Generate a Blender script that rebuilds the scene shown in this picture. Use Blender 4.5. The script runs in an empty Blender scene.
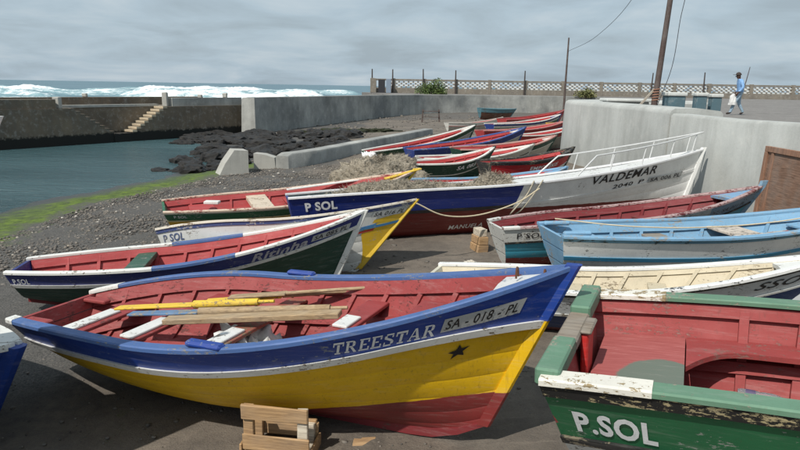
import bpy, bmesh, math, random
import numpy as np
from mathutils import Matrix, Vector
random.seed(7); rng = np.random.default_rng(7)
scene = bpy.context.scene
COL = scene.collection
R_ = math.radians

# ---------------------------------------------------------------- camera
EYE = 2.6; FPX = 640.0; ROLL = 0.017; PITCH = math.atan((225 - 86.3) / FPX)
fw = Vector((0, math.cos(PITCH), -math.sin(PITCH))); r0 = Vector((1, 0, 0)); u0 = r0.cross(fw)
rt = r0 * math.cos(ROLL) + u0 * math.sin(ROLL); up = u0 * math.cos(ROLL) - r0 * math.sin(ROLL)
cam = bpy.data.cameras.new('camera'); cam.sensor_width = 36; cam.lens = 36 * FPX / 800
cam.clip_start = 0.05; cam.clip_end = 30000
camo = bpy.data.objects.new('camera', cam); COL.objects.link(camo)
M = Matrix.Identity(4)
for i in range(3):
    M[i][0] = rt[i]; M[i][1] = up[i]; M[i][2] = -fw[i]; M[i][3] = (0, 0, EYE)[i]
camo.matrix_world = M; scene.camera = camo

# ---------------------------------------------------------------- light
SUN_EL = 50.0; SAZ = (-0.62, -0.785)
w = bpy.data.worlds.new('World'); scene.world = w; w.use_nodes = True
nt = w.node_tree; N = nt.nodes; Lk = nt.links; N.clear()
out = N.new('ShaderNodeOutputWorld'); bg = N.new('ShaderNodeBackground'); bg.inputs['Strength'].default_value = 0.1
sky = N.new('ShaderNodeTexSky'); sky.sky_type = 'NISHITA'; sky.sun_disc = False
sky.sun_elevation = R_(SUN_EL); sky.sun_rotation = math.atan2(SAZ[0], SAZ[1]) % (2 * math.pi)
sky.air_density = 1.2; sky.dust_density = 3.0
tc = N.new('ShaderNodeTexCoord'); sep = N.new('ShaderNodeSeparateXYZ'); Lk.new(tc.outputs['Generated'], sep.inputs[0])
def wm(op, a, b=None, c=None):
    n = N.new('ShaderNodeMath'); n.operation = op
    for k, v in enumerate((a, b, c)):
        if v is None: continue
        if hasattr(v, 'is_linked'): Lk.new(v, n.inputs[k])
        else: n.inputs[k].default_value = v
    return n.outputs[0]
den = wm('ADD', wm('ABSOLUTE', sep.outputs['Z']), 0.16)
cmb = N.new('ShaderNodeCombineXYZ'); Lk.new(wm('DIVIDE', sep.outputs['X'], den), cmb.inputs[0]); Lk.new(wm('DIVIDE', sep.outputs['Y'], den), cmb.inputs[1])
no = N.new('ShaderNodeTexNoise'); no.inputs['Scale'].default_value = 1.15; no.inputs['Detail'].default_value = 7; no.inputs['Roughness'].default_value = 0.55; no.inputs['Distortion'].default_value = .35
Lk.new(cmb.outputs[0], no.inputs['Vector'])
rp = N.new('ShaderNodeValToRGB'); Lk.new(no.outputs['Fac'], rp.inputs[0])
e = rp.color_ramp.elements
e[0].position = 0.33; e[0].color = (3.5, 4.3, 4.9, 1); e[1].position = 0.68; e[1].color = (5.5, 6.3, 6.85, 1)
m1 = e.new(0.5); m1.color = (4.3, 5.35, 6.15, 1)
mx = N.new('ShaderNodeMix'); mx.data_type = 'RGBA'; mx.inputs[0].default_value = 0.88
Lk.new(sky.outputs[0], mx.inputs[6]); Lk.new(rp.outputs[0], mx.inputs[7]); Lk.new(mx.outputs[2], bg.inputs[0]); Lk.new(bg.outputs[0], out.inputs[0])
sl = bpy.data.lights.new('sun', 'SUN'); sl.energy = 3.9; sl.angle = R_(0.6); sl.color = (1, .955, .88)
so = bpy.data.objects.new('sun', sl); COL.objects.link(so)
ce = math.cos(R_(SUN_EL)); sd = Vector((SAZ[0] * ce, SAZ[1] * ce, math.sin(R_(SUN_EL))))
so.rotation_euler = sd.to_track_quat('Z', 'Y').to_euler()
vs = scene.view_settings; vs.view_transform = 'Standard'; vs.look = 'None'; vs.gamma = 1; vs.exposure = 0.1; vs.use_curve_mapping = False

# ---------------------------------------------------------------- helpers
def c(r, g, b):
    f = lambda v: (v / 255 / 12.92) if v <= 10.3 else ((v / 255 + .055) / 1.055) ** 2.4
    return (f(r), f(g), f(b), 1)

def mesh(name, v, f, mat=None, parent=None, smooth=None):
    me = bpy.data.meshes.new(name); me.from_pydata([tuple(map(float, p)) for p in v], [], f); me.update()
    if smooth is not None:
        me.shade_smooth()
        if smooth > 0: me.set_sharp_from_angle(angle=R_(smooth))
    o = bpy.data.objects.new(name, me); COL.objects.link(o)
    if mat: me.materials.append(mat)
    if parent: o.parent = parent
    return o

def fix_normals(o):
    bm = bmesh.new(); bm.from_mesh(o.data); bmesh.ops.recalc_face_normals(bm, faces=bm.faces); bm.to_mesh(o.data); bm.free(); return o

def thing(name, label, cat, loc=(0, 0, 0), rot=(0, 0, 0), group=None):
    o = bpy.data.objects.new(name, None); COL.objects.link(o); o.location = loc; o.rotation_euler = rot; o.empty_display_size = .2
    o['label'] = label; o['category'] = cat
    if group: o['group'] = group
    return o

def tag(o, label=None, cat=None, group=None, kind=None):
    if label: o['label'] = label
    if cat: o['category'] = cat
    if group: o['group'] = group
    if kind: o['kind'] = kind
    return o

def grid_faces(ni, nj, closej=False, off=0):
    F = []
    for i in range(ni - 1):
        for j in range(nj if closej else nj - 1):
            a = i * nj + j; b = i * nj + (j + 1) % nj
            F.append((off + a, off + b, off + b + nj, off + a + nj))
    return F

def sweep(name, rings, mat, parent, smooth=35, caps=True):
    """rings: array ni x nj x 3, closed sections"""
    rings = np.asarray(rings); ni, nj = rings.shape[:2]
    F = grid_faces(ni, nj, True)
    if caps: F += [tuple(range(nj))[::-1], tuple((ni - 1) * nj + k for k in range(nj))]
    return fix_normals(mesh(name, rings.reshape(-1, 3), F, mat, parent, smooth))

def box_geo(x0, x1, y0, y1, z0, z1, bev=0.0, jit=0.0):
    bm = bmesh.new(); bmesh.ops.create_cube(bm, size=1)
    for v in bm.verts:
        v.co = Vector(((x0 + x1) / 2 + v.co.x * (x1 - x0), (y0 + y1) / 2 + v.co.y * (y1 - y0), (z0 + z1) / 2 + v.co.z * (z1 - z0)))
        if jit: v.co += Vector([random.uniform(-jit, jit) for _ in range(3)])
    if bev: bmesh.ops.bevel(bm, geom=bm.edges[:], offset=bev, segments=1, affect='EDGES')
    return bm

def bmobj(name, bm, mat, parent=None, smooth=None):
    me = bpy.data.meshes.new(name); bm.to_mesh(me); bm.free()
    if smooth is not None:
        me.shade_smooth()
        if smooth > 0: me.set_sharp_from_angle(angle=R_(smooth))
    o = bpy.data.objects.new(name, me); COL.objects.link(o); me.materials.append(mat)
    if parent: o.parent = parent
    return o

def box(name, x0, x1, y0, y1, z0, z1, mat, parent=None, bev=0.006, jit=0.0):
    return bmobj(name, box_geo(x0, x1, y0, y1, z0, z1, bev, jit), mat, parent)

def frame(a, b, upv=(0, 0, 1)):
    a = np.array(a, float); b = np.array(b, float); d = b - a; L = np.linalg.norm(d); d /= L
    u = np.array(upv, float); s = np.cross(d, u)
    if np.linalg.norm(s) < 1e-5: s = np.cross(d, (1, 0, 0))
    s /= np.linalg.norm(s); u = np.cross(s, d); return a, d, s, u, L

def bar(name, a, b, wd, th, mat, parent=None, bev=0.004, upv=(0, 0, 1)):
    """rectangular timber from a to b (centre line)"""
    a, d, s, u, L = frame(a, b, upv); bm = box_geo(0, L, -wd / 2, wd / 2, -th / 2, th / 2, bev)
    for v in bm.verts:
        q = a + d * v.co.x - s * v.co.y + u * v.co.z; v.co = Vector(q)
    return bmobj(name, bm, mat, parent)

def tube_geo(pts, r, n=6):
    pts = np.asarray(pts, float); ni = len(pts); r = np.broadcast_to(np.asarray(r, float), (ni,))
    V = []; pu = None
    for i in range(ni):
        d = pts[min(i + 1, ni - 1)] - pts[max(i - 1, 0)]; d /= (np.linalg.norm(d) + 1e-9)
        if pu is None: pu = np.array((0, 0, 1.)) if abs(d[2]) < .9 else np.array((1., 0, 0))
        s = np.cross(d, pu); s /= np.linalg.norm(s) + 1e-9; pu = np.cross(s, d)
        for k in range(n):
            a = 2 * math.pi * k / n; V.append(pts[i] + r[i] * (math.cos(a) * s + math.sin(a) * pu))
    F = grid_faces(ni, n, True); F += [tuple(range(n))[::-1], tuple((ni - 1) * n + k for k in range(n))]
    return V, F

def tube(name, pts, r, mat, parent=None, n=6):
    V, F = tube_geo(pts, r, n); return fix_normals(mesh(name, V, F, mat, parent, 50))

def spline(P, n=8):
    P = np.asarray(P, float); P = np.vstack([2 * P[0] - P[1], P, 2 * P[-1] - P[-2]]); o = []
    for i in range(1, len(P) - 2):
        for k in range(n):
            t = k / n; a, b, d, e_ = P[i - 1], P[i], P[i + 1], P[i + 2]
            o.append(.5 * (2 * b + (d - a) * t + (2 * a - 5 * b + 4 * d - e_) * t * t + (3 * b - a - 3 * d + e_) * t ** 3))
    o.append(P[-2]); return np.array(o)

# ---------------------------------------------------------------- materials
class NT:
    def __init__(s, name):
        s.m = bpy.data.materials.new(name); s.m.use_nodes = True; s.n = s.m.node_tree.nodes; s.l = s.m.node_tree.links
        s.b = s.n['Principled BSDF']; s.tc = s.n.new('ShaderNodeTexCoord'); s.co = s.tc.outputs['Object']
    def put(s, v, sock):
        if hasattr(v, 'is_linked'): s.l.new(v, sock)
        else: sock.default_value = v
    def noise(s, scale, detail=4, rough=.6, vec=None, dist=0, stretch=None):
        vec = vec or s.co
        if stretch:
            mp = s.n.new('ShaderNodeMapping'); mp.inputs['Scale'].default_value = stretch; s.l.new(vec, mp.inputs[0]); vec = mp.outputs[0]
        n = s.n.new('ShaderNodeTexNoise'); n.inputs['Scale'].default_value = scale; n.inputs['Detail'].default_value = detail
        n.inputs['Roughness'].default_value = rough; n.inputs['Distortion'].default_value = dist; s.l.new(vec, n.inputs['Vector']); return n.outputs['Fac']
    def ramp(s, fac, p0, p1, a=0., b=1.):
        n = s.n.new('ShaderNodeMapRange'); n.inputs[1].default_value = p0; n.inputs[2].default_value = p1; n.inputs[3].default_value = a; n.inputs[4].default_value = b
        s.put(fac, n.inputs[0]); return n.outputs[0]
    def mix(s, f, a, b, mode='MIX'):
        n = s.n.new('ShaderNodeMix'); n.data_type = 'RGBA'; n.blend_type = mode; s.put(f, n.inputs[0]); s.put(a, n.inputs[6]); s.put(b, n.inputs[7]); return n.outputs[2]
    def math(s, op, a, b=0., c_=0.):
        n = s.n.new('ShaderNodeMath'); n.operation = op; s.put(a, n.inputs[0]); s.put(b, n.inputs[1]); s.put(c_, n.inputs[2]); return n.outputs[0]
    def xyz(s):
        n = s.n.new('ShaderNodeSeparateXYZ'); s.l.new(s.co, n.inputs[0]); return n.outputs
    def attr(s, name):
        n = s.n.new('ShaderNodeAttribute'); n.attribute_name = name; return n.outputs
    def done(s, col, rough=.6, bump=None, bs=.3, bd=.01, **k):
        s.put(col, s.b.inputs['Base Color']); s.put(rough, s.b.inputs['Roughness'])
        for kk, v in k.items(): s.put(v, s.b.inputs[kk])
        if bump is not None:
            b = s.n.new('ShaderNodeBump'); b.inputs['Strength'].default_value = bs; b.inputs['Distance'].default_value = bd; s.put(bump, b.inputs['Height']); s.l.new(b.outputs[0], s.b.inputs['Normal'])
        return s.m

_pm = {}
def paint(col, wear=.35, under=(150, 140, 128), rough=.5, second=None, plane=None, dirt=.25, key=None):
    """weathered boat paint; second colour where plane (nx,ny,nz,d): n.co<d in the boat's own frame"""
    k = (col, wear, under, rough, second, plane, dirt)
    if k in _pm: return _pm[k]
    t = NT('boat_paint'); base = c(*col)
    if second:
        X, Y, Z = t.xyz(); nx, ny, nz, d = plane
        v = t.math('ADD', t.math('MULTIPLY', X, nx), t.math('MULTIPLY', Z, nz))
        v = t.math('ADD', v, t.math('MULTIPLY', t.noise(6, 2), .025))
        base = t.mix(t.ramp(v, d + .010, d + .016), c(*second), base)
    tone = t.noise(2.3, 5, .65); base = t.mix(t.ramp(tone, .3, .75, 0, .55), base, t.mix(1, base, (.62, .62, .64, 1), 'MULTIPLY'))
    fade = t.noise(9, 6, .75, stretch=(.22, 1, 3.2)); base = t.mix(t.ramp(fade, .52, .85, 0, .22), base, c(205, 200, 195))
    streak = t.noise(5, 4, .7, stretch=(9, 9, .8)); base = t.mix(t.ramp(streak, .55, .8, 0, dirt), base, c(70, 58, 48))
    a = t.noise(38, 6, .75, stretch=(.45, .45, 1.2)); b = t.noise(3.1, 3, .6)
    ch = t.math('ADD', a, t.math('MULTIPLY', b, .55)); th = .98 - .2 * wear
    chip = t.ramp(ch, th, th + .025)
    wood = t.mix(t.noise(60, 3, .6, stretch=(.1, 1, 1)), c(*under), c(under[0] * .55, under[1] * .52, under[2] * .5))
    col2 = t.mix(chip, base, wood)
    hgt = t.math('SUBTRACT', t.math('MULTIPLY', t.noise(16, 6, .7, stretch=(.3, 1, 1)), .5), t.math('MULTIPLY', chip, .35))
    m = t.done(col2, t.ramp(tone, .3, .8, rough - .07, rough + .2), hgt, .55, .006)
    _pm[k] = m; return m

def wood_mat(col, grey=.3, axis=0):
    k = ('wood', col, grey, axis)
    if k in _pm: return _pm[k]
    t = NT('weathered_wood'); st = [12, 12, 12]; st[axis] = .9
    g = t.noise(4, 6, .65, stretch=tuple(st), dist=.6); b = t.mix(t.ramp(g, .3, .7), c(col[0] * .62, col[1] * .58, col[2] * .55), c(*col))
    b = t.mix(t.ramp(t.noise(3, 4), .4, .75, 0, grey), b, c(150, 148, 142))
    _pm[k] = t.done(b, .8, g, .5, .004); return _pm[k]

def concrete(col, col2, streak=.5, scale=1., speck=.2, tide=None):
    t = NT('concrete'); n1 = t.noise(.55 * scale, 6, .65); n2 = t.noise(3.2 * scale, 6, .7); n3 = t.noise(1.1 * scale, 5, .7, stretch=(1.3, 1.3, .14))
    b = t.mix(t.ramp(n1, .35, .68), c(*col), c(*col2)); b = t.mix(t.ramp(n3, .45, .72, 0, streak), b, c(96, 94, 88)); b = t.mix(t.ramp(n2, .52, .8, 0, .4), b, c(205, 203, 196))
    b = t.mix(t.ramp(t.noise(26 * scale, 4, .7), .55, .78, 0, speck), b, c(70, 68, 64))
    if tide is not None:
        X, Y, Z = t.xyz(); b = t.mix(t.ramp(t.math('ADD', Z, t.math('MULTIPLY', t.math('SUBTRACT', n2, .5), .5)), tide, tide + .12), c(26, 26, 22), b)
    return t.done(b, .88, t.math('ADD', n2, t.math('MULTIPLY', t.noise(22 * scale, 5, .7), .4)), .5, .02)

def flat(col, rough=.7, metal=0, name='plain', **k):
    kk = ('flat', col, rough, metal)
    if kk in _pm: return _pm[kk]
    t = NT(name); n = t.noise(14, 4, .65); b = t.mix(t.ramp(n, .4, .8, 0, .35), c(*col), c(*[v * .7 for v in col]))
    _pm[kk] = t.done(b, rough, n, .25, .003, Metallic=metal); return _pm[kk]

RED = paint((146, 58, 57), .45, (116, 56, 52), .66, dirt=.5)
RED2 = paint((168, 64, 64), .3, (150, 96, 90), .66, dirt=.4)
MAROON = paint((122, 40, 44), .4, (120, 90, 80), .6)
WHITE = paint((222, 222, 216), .45, (140, 128, 112), .55)
BLUE = paint((22, 60, 142), .22, (150, 160, 175), .45)
GUNBLUE = paint((70, 100, 152), .5, (150, 150, 150), .6)
NATURAL = wood_mat((178, 152, 118), .35)
GREYWOOD = wood_mat((150, 138, 122), .6)
YWOOD = paint((222, 186, 60), .6, (170, 150, 118), .6)

# ---------------------------------------------------------------- the setting
def lerp(y, ys, xs): return float(np.interp(y, ys, xs))
def shore_x(y): return lerp(y, [-20, 5, 12, 17.4, 22, 27, 31, 34, 38, 46, 70], [-12.5, -11, -10.8, -10.7, -9.2, -7.9, -8.2, -9.6, -12.6, -14, -14])
def ground(x, y):
    d = min(x, 7.0) - shore_x(y); k = lerp(y, [18, 45], [.055, .024])
    return -.8 + (k * d if d > 0 else .11 * max(d, -14))
WATER = -.8

def build_ground():
    ys = np.concatenate([np.linspace(-14, 1, 20), np.linspace(1.2, 14, 100), np.linspace(14.2, 34, 90), np.linspace(35, 130, 60)])
    xs = np.concatenate([np.linspace(-34, -13, 18), np.linspace(-12.7, 7.4, 150), np.linspace(8, 90, 22)])
    V = []; al = []; gr = []
    for y in ys:
        for x in xs:
            d = x - shore_x(y); z = ground(x, y)
            z += .018 * math.sin(x * 1.7 + .6 * y) * math.sin(y * 1.3 - .4 * x) + .010 * math.sin(5.1 * x + 2 * y) * math.sin(4.3 * y)
            if -8 < x < 7: z += rng.normal(0, .004)
            if x > 6.9 and y < 27: z -= 1.2
            V.append((x, y, z))
            wob = .35 * math.sin(y * .9) + .2 * math.sin(y * 2.3)
            a = math.exp(-((d - 1.5 + wob * .5) / 1.15) ** 2) if y < 27.5 else .0
            al.append(a); gr.append(float(np.clip((-x - 2.2 + .5 * math.sin(y)) / 2.0, 0, 1)) if y < 60 else .5)
    o = mesh('beach', V, grid_faces(len(ys), len(xs)), None, None, 0)
    for f in o.data.polygons: pass
    for nm, dat in (('algae', al), ('gravel', gr)):
        at = o.data.attributes.new(nm, 'FLOAT', 'POINT'); at.data.foreach_set('value', dat)
    t = NT('volcanic_sand'); P = t.tc.outputs['Object']
    n1 = t.noise(.5, 5, .6); n2 = t.noise(5, 6, .7); n3 = t.noise(48, 5, .75); n4 = t.noise(150, 3, .7)
    sand = t.mix(t.ramp(n1, .35, .65), c(100, 92, 83), c(124, 114, 102)); sand = t.mix(t.ramp(n2, .4, .75, 0, .6), sand, c(72, 66, 61)); sand = t.mix(t.ramp(t.noise(1.4, 7, .75, dist=1.2), .56, .68, 0, .5), sand, c(58, 53, 50)); sand = t.mix(t.ramp(t.noise(2.2, 5, .7, stretch=(.25, 2, 1)), .6, .7, 0, .3), sand, c(150, 138, 124))
    sand = t.mix(t.ramp(n3, .5, .72, 0, .55), sand, c(70, 64, 60)); sand = t.mix(t.ramp(n4, .62, .72, 0, .6), sand, c(172, 164, 152))
    grav = t.mix(t.ramp(n3, .38, .66), c(50, 50, 50), c(112, 108, 102)); grav = t.mix(t.ramp(n2, .45, .7, 0, .6), grav, c(66, 64, 60))
    ga = t.attr('gravel')['Fac']; b = t.mix(t.ramp(t.math('ADD', ga, t.math('MULTIPLY', n2, .7)), .55, 1.0), sand, grav)
    aa = t.attr('algae')['Fac']; af = t.math('ADD', aa, t.math('MULTIPLY', t.math('SUBTRACT', t.noise(2.6, 7, .8, stretch=(1, .6, 1)), .5), 2.6))
    b = t.mix(t.ramp(af, .36, .92, 0, .92), b, t.mix(t.ramp(n2, .35, .65), c(48, 66, 16), c(104, 126, 28)))
    X, Y, Z = t.xyz(); wet = t.ramp(Z, -.80, -.70, 1, 0); b = t.mix(wet, b, t.mix(.65, b, (.02, .025, .025, 1)))
    h = t.math('ADD', t.math('MULTIPLY', n3, .6), t.math('MULTIPLY', n2, .8))
    o.data.materials.append(t.done(b, t.math('SUBTRACT', .92, t.math('MULTIPLY', wet, .6)), h, .8, .03)); tag(o, 'dark sand and gravel beach sloping down to the water', kind='structure')
build_ground()

# water
def build_water():
    t = NT('harbour_water'); n = t.noise(1.6, 5, .6, stretch=(.6, 1.6, 1), dist=.5); n2 = t.noise(7, 4, .6, stretch=(.6, 1.7, 1)); big = t.noise(.12, 3, .5, stretch=(.4, 1.6, 1))
    X, Y, Z = t.xyz()
    foam = t.ramp(t.math('ADD', t.noise(.9, 6, .7, stretch=(.5, 1.6, 1)), t.math('MULTIPLY', t.noise(6, 5, .7), .3)), .92, .98, 0, .5)
    col = t.mix(t.ramp(big, .3, .7), c(48, 72, 76), c(72, 98, 102)); col = t.mix(foam, col, c(190, 205, 208))
    m = t.done(col, .22, t.math('ADD', t.math('MULTIPLY', n, 1.), t.math('MULTIPLY', n2, .35)), 1., .22, IOR=1.33)
    v = [(-40, -20, WATER), (8, -20, WATER), (8, 50, WATER), (-14.5, 50, WATER), (-40, 8, WATER)]
    o = mesh('harbour_water', v, [(0, 1, 2, 3, 4)], m); tag(o, 'calm teal harbour water inside the pier', kind='structure')
    # open sea
    A = np.linspace(-190, -11, 300); Bv = np.concatenate([np.linspace(50, 150, 210), np.linspace(151, 300, 70)])
    V = []; fo = []; ph = rng.uniform(0, 6.28, 12)
    CR = ((66, 1.9, 3.5, -42, 14), (74, 2.1, 4.0, -20, 12), (84, 2.3, 4.5, -58, 18), (92, 2.3, 5, -28, 18), (106, 2.5, 6, -70, 22), (112, 2.2, 6, -36, 16), (132, 2.4, 7, -30, 30), (160, 2.2, 8, -90, 40), (190, 2.4, 9, -60, 30), (240, 2.2, 10, -60, 50))
    def wav(a, b):
        h = 0.; f = 0
        for k, (b0, amp, wd, a0, aw) in enumerate(CR):
            bb = b - (b0 + 3 * math.sin(a * .075 + ph[k]) + 1.2 * math.sin(a * .21 + 2 * ph[k]) - .25 * (a - a0))
            env = math.exp(-((a - a0) / aw) ** 4) * (.75 + .25 * math.sin(a * .25 + ph[k]) * math.sin(a * .11 + 2 * ph[k]))
            h += amp * env * math.exp(-(bb / (wd * (.55 if bb < 0 else 1.3))) ** 2)
            f = max(f, env * math.exp(-((bb + wd * .3) / (wd * .8)) ** 2), env * .7 * math.exp(-((bb + wd * 1.5) / (wd * 1.2)) ** 2))
        h += .16 * math.sin(.5 * b + .1 * a + ph[8]) + .1 * math.sin(1.3 * b - .22 * a) + .06 * math.sin(.7 * a + 2.1 * b)
        return h, f
    for b in Bv:
        for a in A:
            h, f = wav(a, b); ed = min(1, (b - 50) / 12) * min(1, (300 - b) / 40) * min(1, (-11 - a) / 6); h *= ed; f *= ed
            V.append((a, b, WATER + .25 * ed + .005 + h + f * rng.normal(0, .12))); fo.append(f)
    o = mesh('sea', V, grid_faces(len(Bv), len(A)), None, None, 0)
    at = o.data.attributes.new('foam', 'FLOAT', 'POINT'); at.data.foreach_set('value', fo)
    t = NT('open_sea'); n = t.noise(.5, 5, .65, stretch=(1, 2, 1)); f = t.attr('foam')['Fac']
    ff = t.math('ADD', t.math('MULTIPLY', f, 1.0), t.math('MULTIPLY', t.math('SUBTRACT', t.noise(.5, 7, .8, stretch=(.5, 1, 1)), .5), 2.6))
    caps = t.ramp(t.noise(.22, 6, .75, stretch=(.5, 2, 1)), .70, .74, 0, .9)
    col = t.mix(t.ramp(t.noise(.08, 4), .35, .65), c(74, 104, 116), c(92, 124, 134)); col = t.mix(t.ramp(f, .12, .5, 0, .6), col, c(150, 186, 190))
    fm = t.math('MAXIMUM', t.ramp(ff, .45, .85), caps); col = t.mix(fm, col, c(238, 242, 243))
    o.data.materials.append(t.done(col, t.ramp(fm, 0, 1, .35, .9), n, 1, .5)); tag(o, 'rough open sea with white breakers beyond the pier', kind='structure')
    m2 = NT('far_sea'); nn = m2.noise(.02, 6, .7, stretch=(.5, 3, 1)); cc = m2.mix(m2.ramp(nn, .4, .65), c(82, 108, 120), c(100, 128, 138))
    cc = m2.mix(m2.ramp(m2.noise(.05, 6, .8, stretch=(.4, 2.5, 1)), .68, .72, 0, .8), cc, c(225, 232, 235))
    mm = m2.done(cc, .5, m2.noise(.3, 4), .8, .6)
    S = 16000; o2 = mesh('sea', [(-S, -60, WATER - .35), (S, -60, WATER - .35), (S, S, WATER - .35), (-S, S, WATER - .35)], [(0, 1, 2, 3)], mm); tag(o2, 'grey blue sea reaching to the horizon', kind='structure')
build_water()

CONC = concrete((184, 186, 182), (160, 162, 158), .32, .8)
CONC_D = concrete((116, 118, 117), (176, 176, 170), .5, .55, .35)
CONC_L = concrete((176, 174, 166), (158, 156, 150), .3)
PIERM = concrete((124, 110, 92), (94, 84, 72), .6, 1.4, .4, tide=-.32)
ASPH = concrete((124, 120, 116), (108, 104, 100), .1, 1, .4)

# right harbour wall: swept profile
def path_wall(name, path, prof_fn, mat):
    path = np.asarray(path, float); n = len(path); rings = []
    for i in range(n):
        d = path[min(i + 1, n - 1)] - path[max(i - 1, 0)]; d /= np.linalg.norm(d); s = np.array((d[1], -d[0]))
        ring = [(path[i][0] + s[0] * o_, path[i][1] + s[1] * o_, z) for o_, z in prof_fn(i / (n - 1), path[i])]
        rings.append(ring)
    return sweep(name, rings, mat, None, 40)
pw = spline([(6.62, 16.05), (6.6, 18), (6.5, 21), (6.35, 24), (6.55, 26.2), (7.5, 27.8), (9.5, 28.8), (13, 29.4)], 8)
def prof_big(u, q):
    return [(-.10, -1.5), (-.06, .4), (0, 2.03), (.03, 2.12), (.12, 2.18), (.7, 2.19), (1.25, 2.13), (1.32, 2.06), (1.34, -1.5)]
ow = path_wall('harbour_wall', pw, prof_big, CONC)
tag(ow, 'rounded grey concrete harbour wall with broad flat top behind the bows', 'wall')
pw2 = spline([(7.3, -8), (7.0, 3), (6.75, 9), (6.66, 13), (6.63, 15.98)], 6)
def prof_thin(u, q):
    z = lerp(q[1], [9, 13, 16], [2.14, 2.06, 2.06]); return [(-.06, -1.5), (-.03, .4), (0, z - .06), (.05, z), (.4, z), (.45, z - .06), (.45, -1.5)]
tag(path_wall('harbour_wall', pw2, prof_thin, CONC), 'thinner grey concrete parapet wall along the roadside', 'wall')
# promenade / road (raised land)
ROAD = 1.65
def slab(name, poly, z0, z1, mat, label=None, cat=None, kind=None, smooth=None):
    n = len(poly); V = [(x, y, z0) for x, y in poly] + [(x, y, z1) for x, y in poly]
    F = [tuple(range(n))[::-1], tuple(range(n, 2 * n))] + [(i, (i + 1) % n, n + (i + 1) % n, n + i) for i in range(n)]
    return tag(fix_normals(mesh(name, V, F, mat)), label, cat, None, kind)
slab('road', [(7.6, -10), (7.25, 8), (7.15, 13), (7.1, 16.2), (7.9, 16.6), (7.9, 24.0), (8.3, 26.0), (9, 26.9), (13, 27.6), (15, 36), (20, 60), (25, 82), (12, 79.5), (-.6, 73.4), (-6, 97), (140, 97), (140, -10)], -2, ROAD, ASPH, 'worn grey asphalt road on the raised ground', None, 'structure')
# far sea wall
fw_path = spline([(-10.8, 43.8), (-6.0, 57), (-2.4, 66.5), (1.2, 73.2), (6, 77), (12, 79.3), (25, 81.6)], 7)
def prof_sea(u, q): return [(-.12, -1.6), (-.05, 0.3), (0, 1.55), (.05, 1.66), (.5, 1.72), (1.0, 1.7), (1.05, -1.6)]
tag(path_wall('sea_wall', fw_path[::-1][::-1], lambda u, q: prof_sea(u, q), CONC_D), 'long stained concrete sea wall curving round the head of the beach', 'wall')

# pier, with two flights of steps
PA = np.array((-11.4, 44.2)); PD = np.array((-.55, -.835)); PD = PD / np.linalg.norm(PD); PN = np.array((-PD[1], PD[0])) * -1
if PN[0] < 0: PN = -PN      # towards the harbour
def pp(a, o, z): q = PA + PD * a + PN * o; return (q[0], q[1], z)
def pier_prism(name, prof, o0, o1, mat, parent):
    """prof: polygon in (a,z); extruded from o0 to o1 across the pier"""
    n = len(prof); V = [pp(a, o0, z) for a, z in prof] + [pp(a, o1, z) for a, z in prof]
    F = [tuple(range(n)), tuple(range(n, 2 * n))[::-1]] + [(i, n + i, n + (i + 1) % n, (i + 1) % n) for i in range(n)]
    return fix_normals(mesh(name, V, F, mat, parent))
pier = thing('stone_pier', 'long brown stone pier with two flights of steps meeting at a landing', 'pier', (0, 0, 0))
LZ = 1.15
STEP_D = .27; STEP_H = .165; NS = 9
aR = 5.4; aRb = aR + NS * STEP_D; aLb = aRb + 1.2; aL = aLb + NS * STEP_D + .15
pier_prism('pier_body', [(-.9, -3), (34, -3), (34, LZ), (-.9, LZ)], -5, -.9, PIERM, pier)
profR = [(-.9, -3), (aRb, -3), (aRb, LZ - NS * STEP_H)]
for k in range(NS): profR += [(aRb - k * STEP_D, LZ - (NS - k - 1) * STEP_H) if False else (aRb - k * STEP_D, LZ - (NS - k) * STEP_H + STEP_H), (aRb - (k + 1) * STEP_D, LZ - (NS - k) * STEP_H + STEP_H)]
profR += [(-.9, LZ)]
pier_prism('front_wall', profR, -.897, 0, PIERM, pier)
profL = [(34, -3), (aLb, -3), (aLb, LZ - NS * STEP_H)]
for k in range(NS): profL += [(aLb + k * STEP_D, LZ - (NS - k) * STEP_H + STEP_H), (aLb + (k + 1) * STEP_D, LZ - (NS - k) * STEP_H + STEP_H)]
profL += [(34, LZ)]
pier_prism('front_wall', profL, -.897, 0, PIERM, pier)
pier_prism('landing', [(aRb, -3), (aLb, -3), (aLb, LZ - NS * STEP_H + .02), (aRb, LZ - NS * STEP_H + .02)], -.897, .05, PIERM, pier)
STEP_LIT = concrete((196, 178, 150), (170, 156, 134), .2, 2)
for k in range(NS):   # treads; the sunlit flight is painted paler, light put into its colour
    z = LZ - (NS - k) * STEP_H + STEP_H
    a1 = aRb - k * STEP_D
    pier_prism('step', [(a1 - STEP_D + .01, z - .10), (a1 + .03, z - .10), (a1 + .03, z + .02), (a1 - STEP_D + .01, z + .02)], -.89, .04, STEP_LIT, pier)
    a1 = aLb + k * STEP_D
    pier_prism('step', [(a1 - .03, z - .03), (a1 + STEP_D - .01, z - .03), (a1 + STEP_D - .01, z + .012), (a1 - .03, z + .012)], -.89, .012, PIERM, pier)
pier_prism('walkway_edge', [(aR - .05, LZ + .004), (aL + .1, LZ + .004), (aL + .1, LZ + .14), (aR - .05, LZ + .14)], -1.25, -.86, CONC_L, pier)
pier_prism('parapet', [(-.2, LZ), (34, LZ), (34, ROAD), (-.2, ROAD)], -4.2, -3.4, PIERM, pier)
pier_prism('parapet', [(-.9, LZ + .002), (aR - .6, LZ + .002), (aR - .6, ROAD + .01), (-.9, ROAD + .01)], -.85, -.25, CONC_D, pier)
pier_prism('parapet', [(aL + .55, LZ + .002), (34, LZ + .002), (34, ROAD - .02), (aL + .55, ROAD - .02)], -.85, -.1, PIERM, pier)
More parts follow.
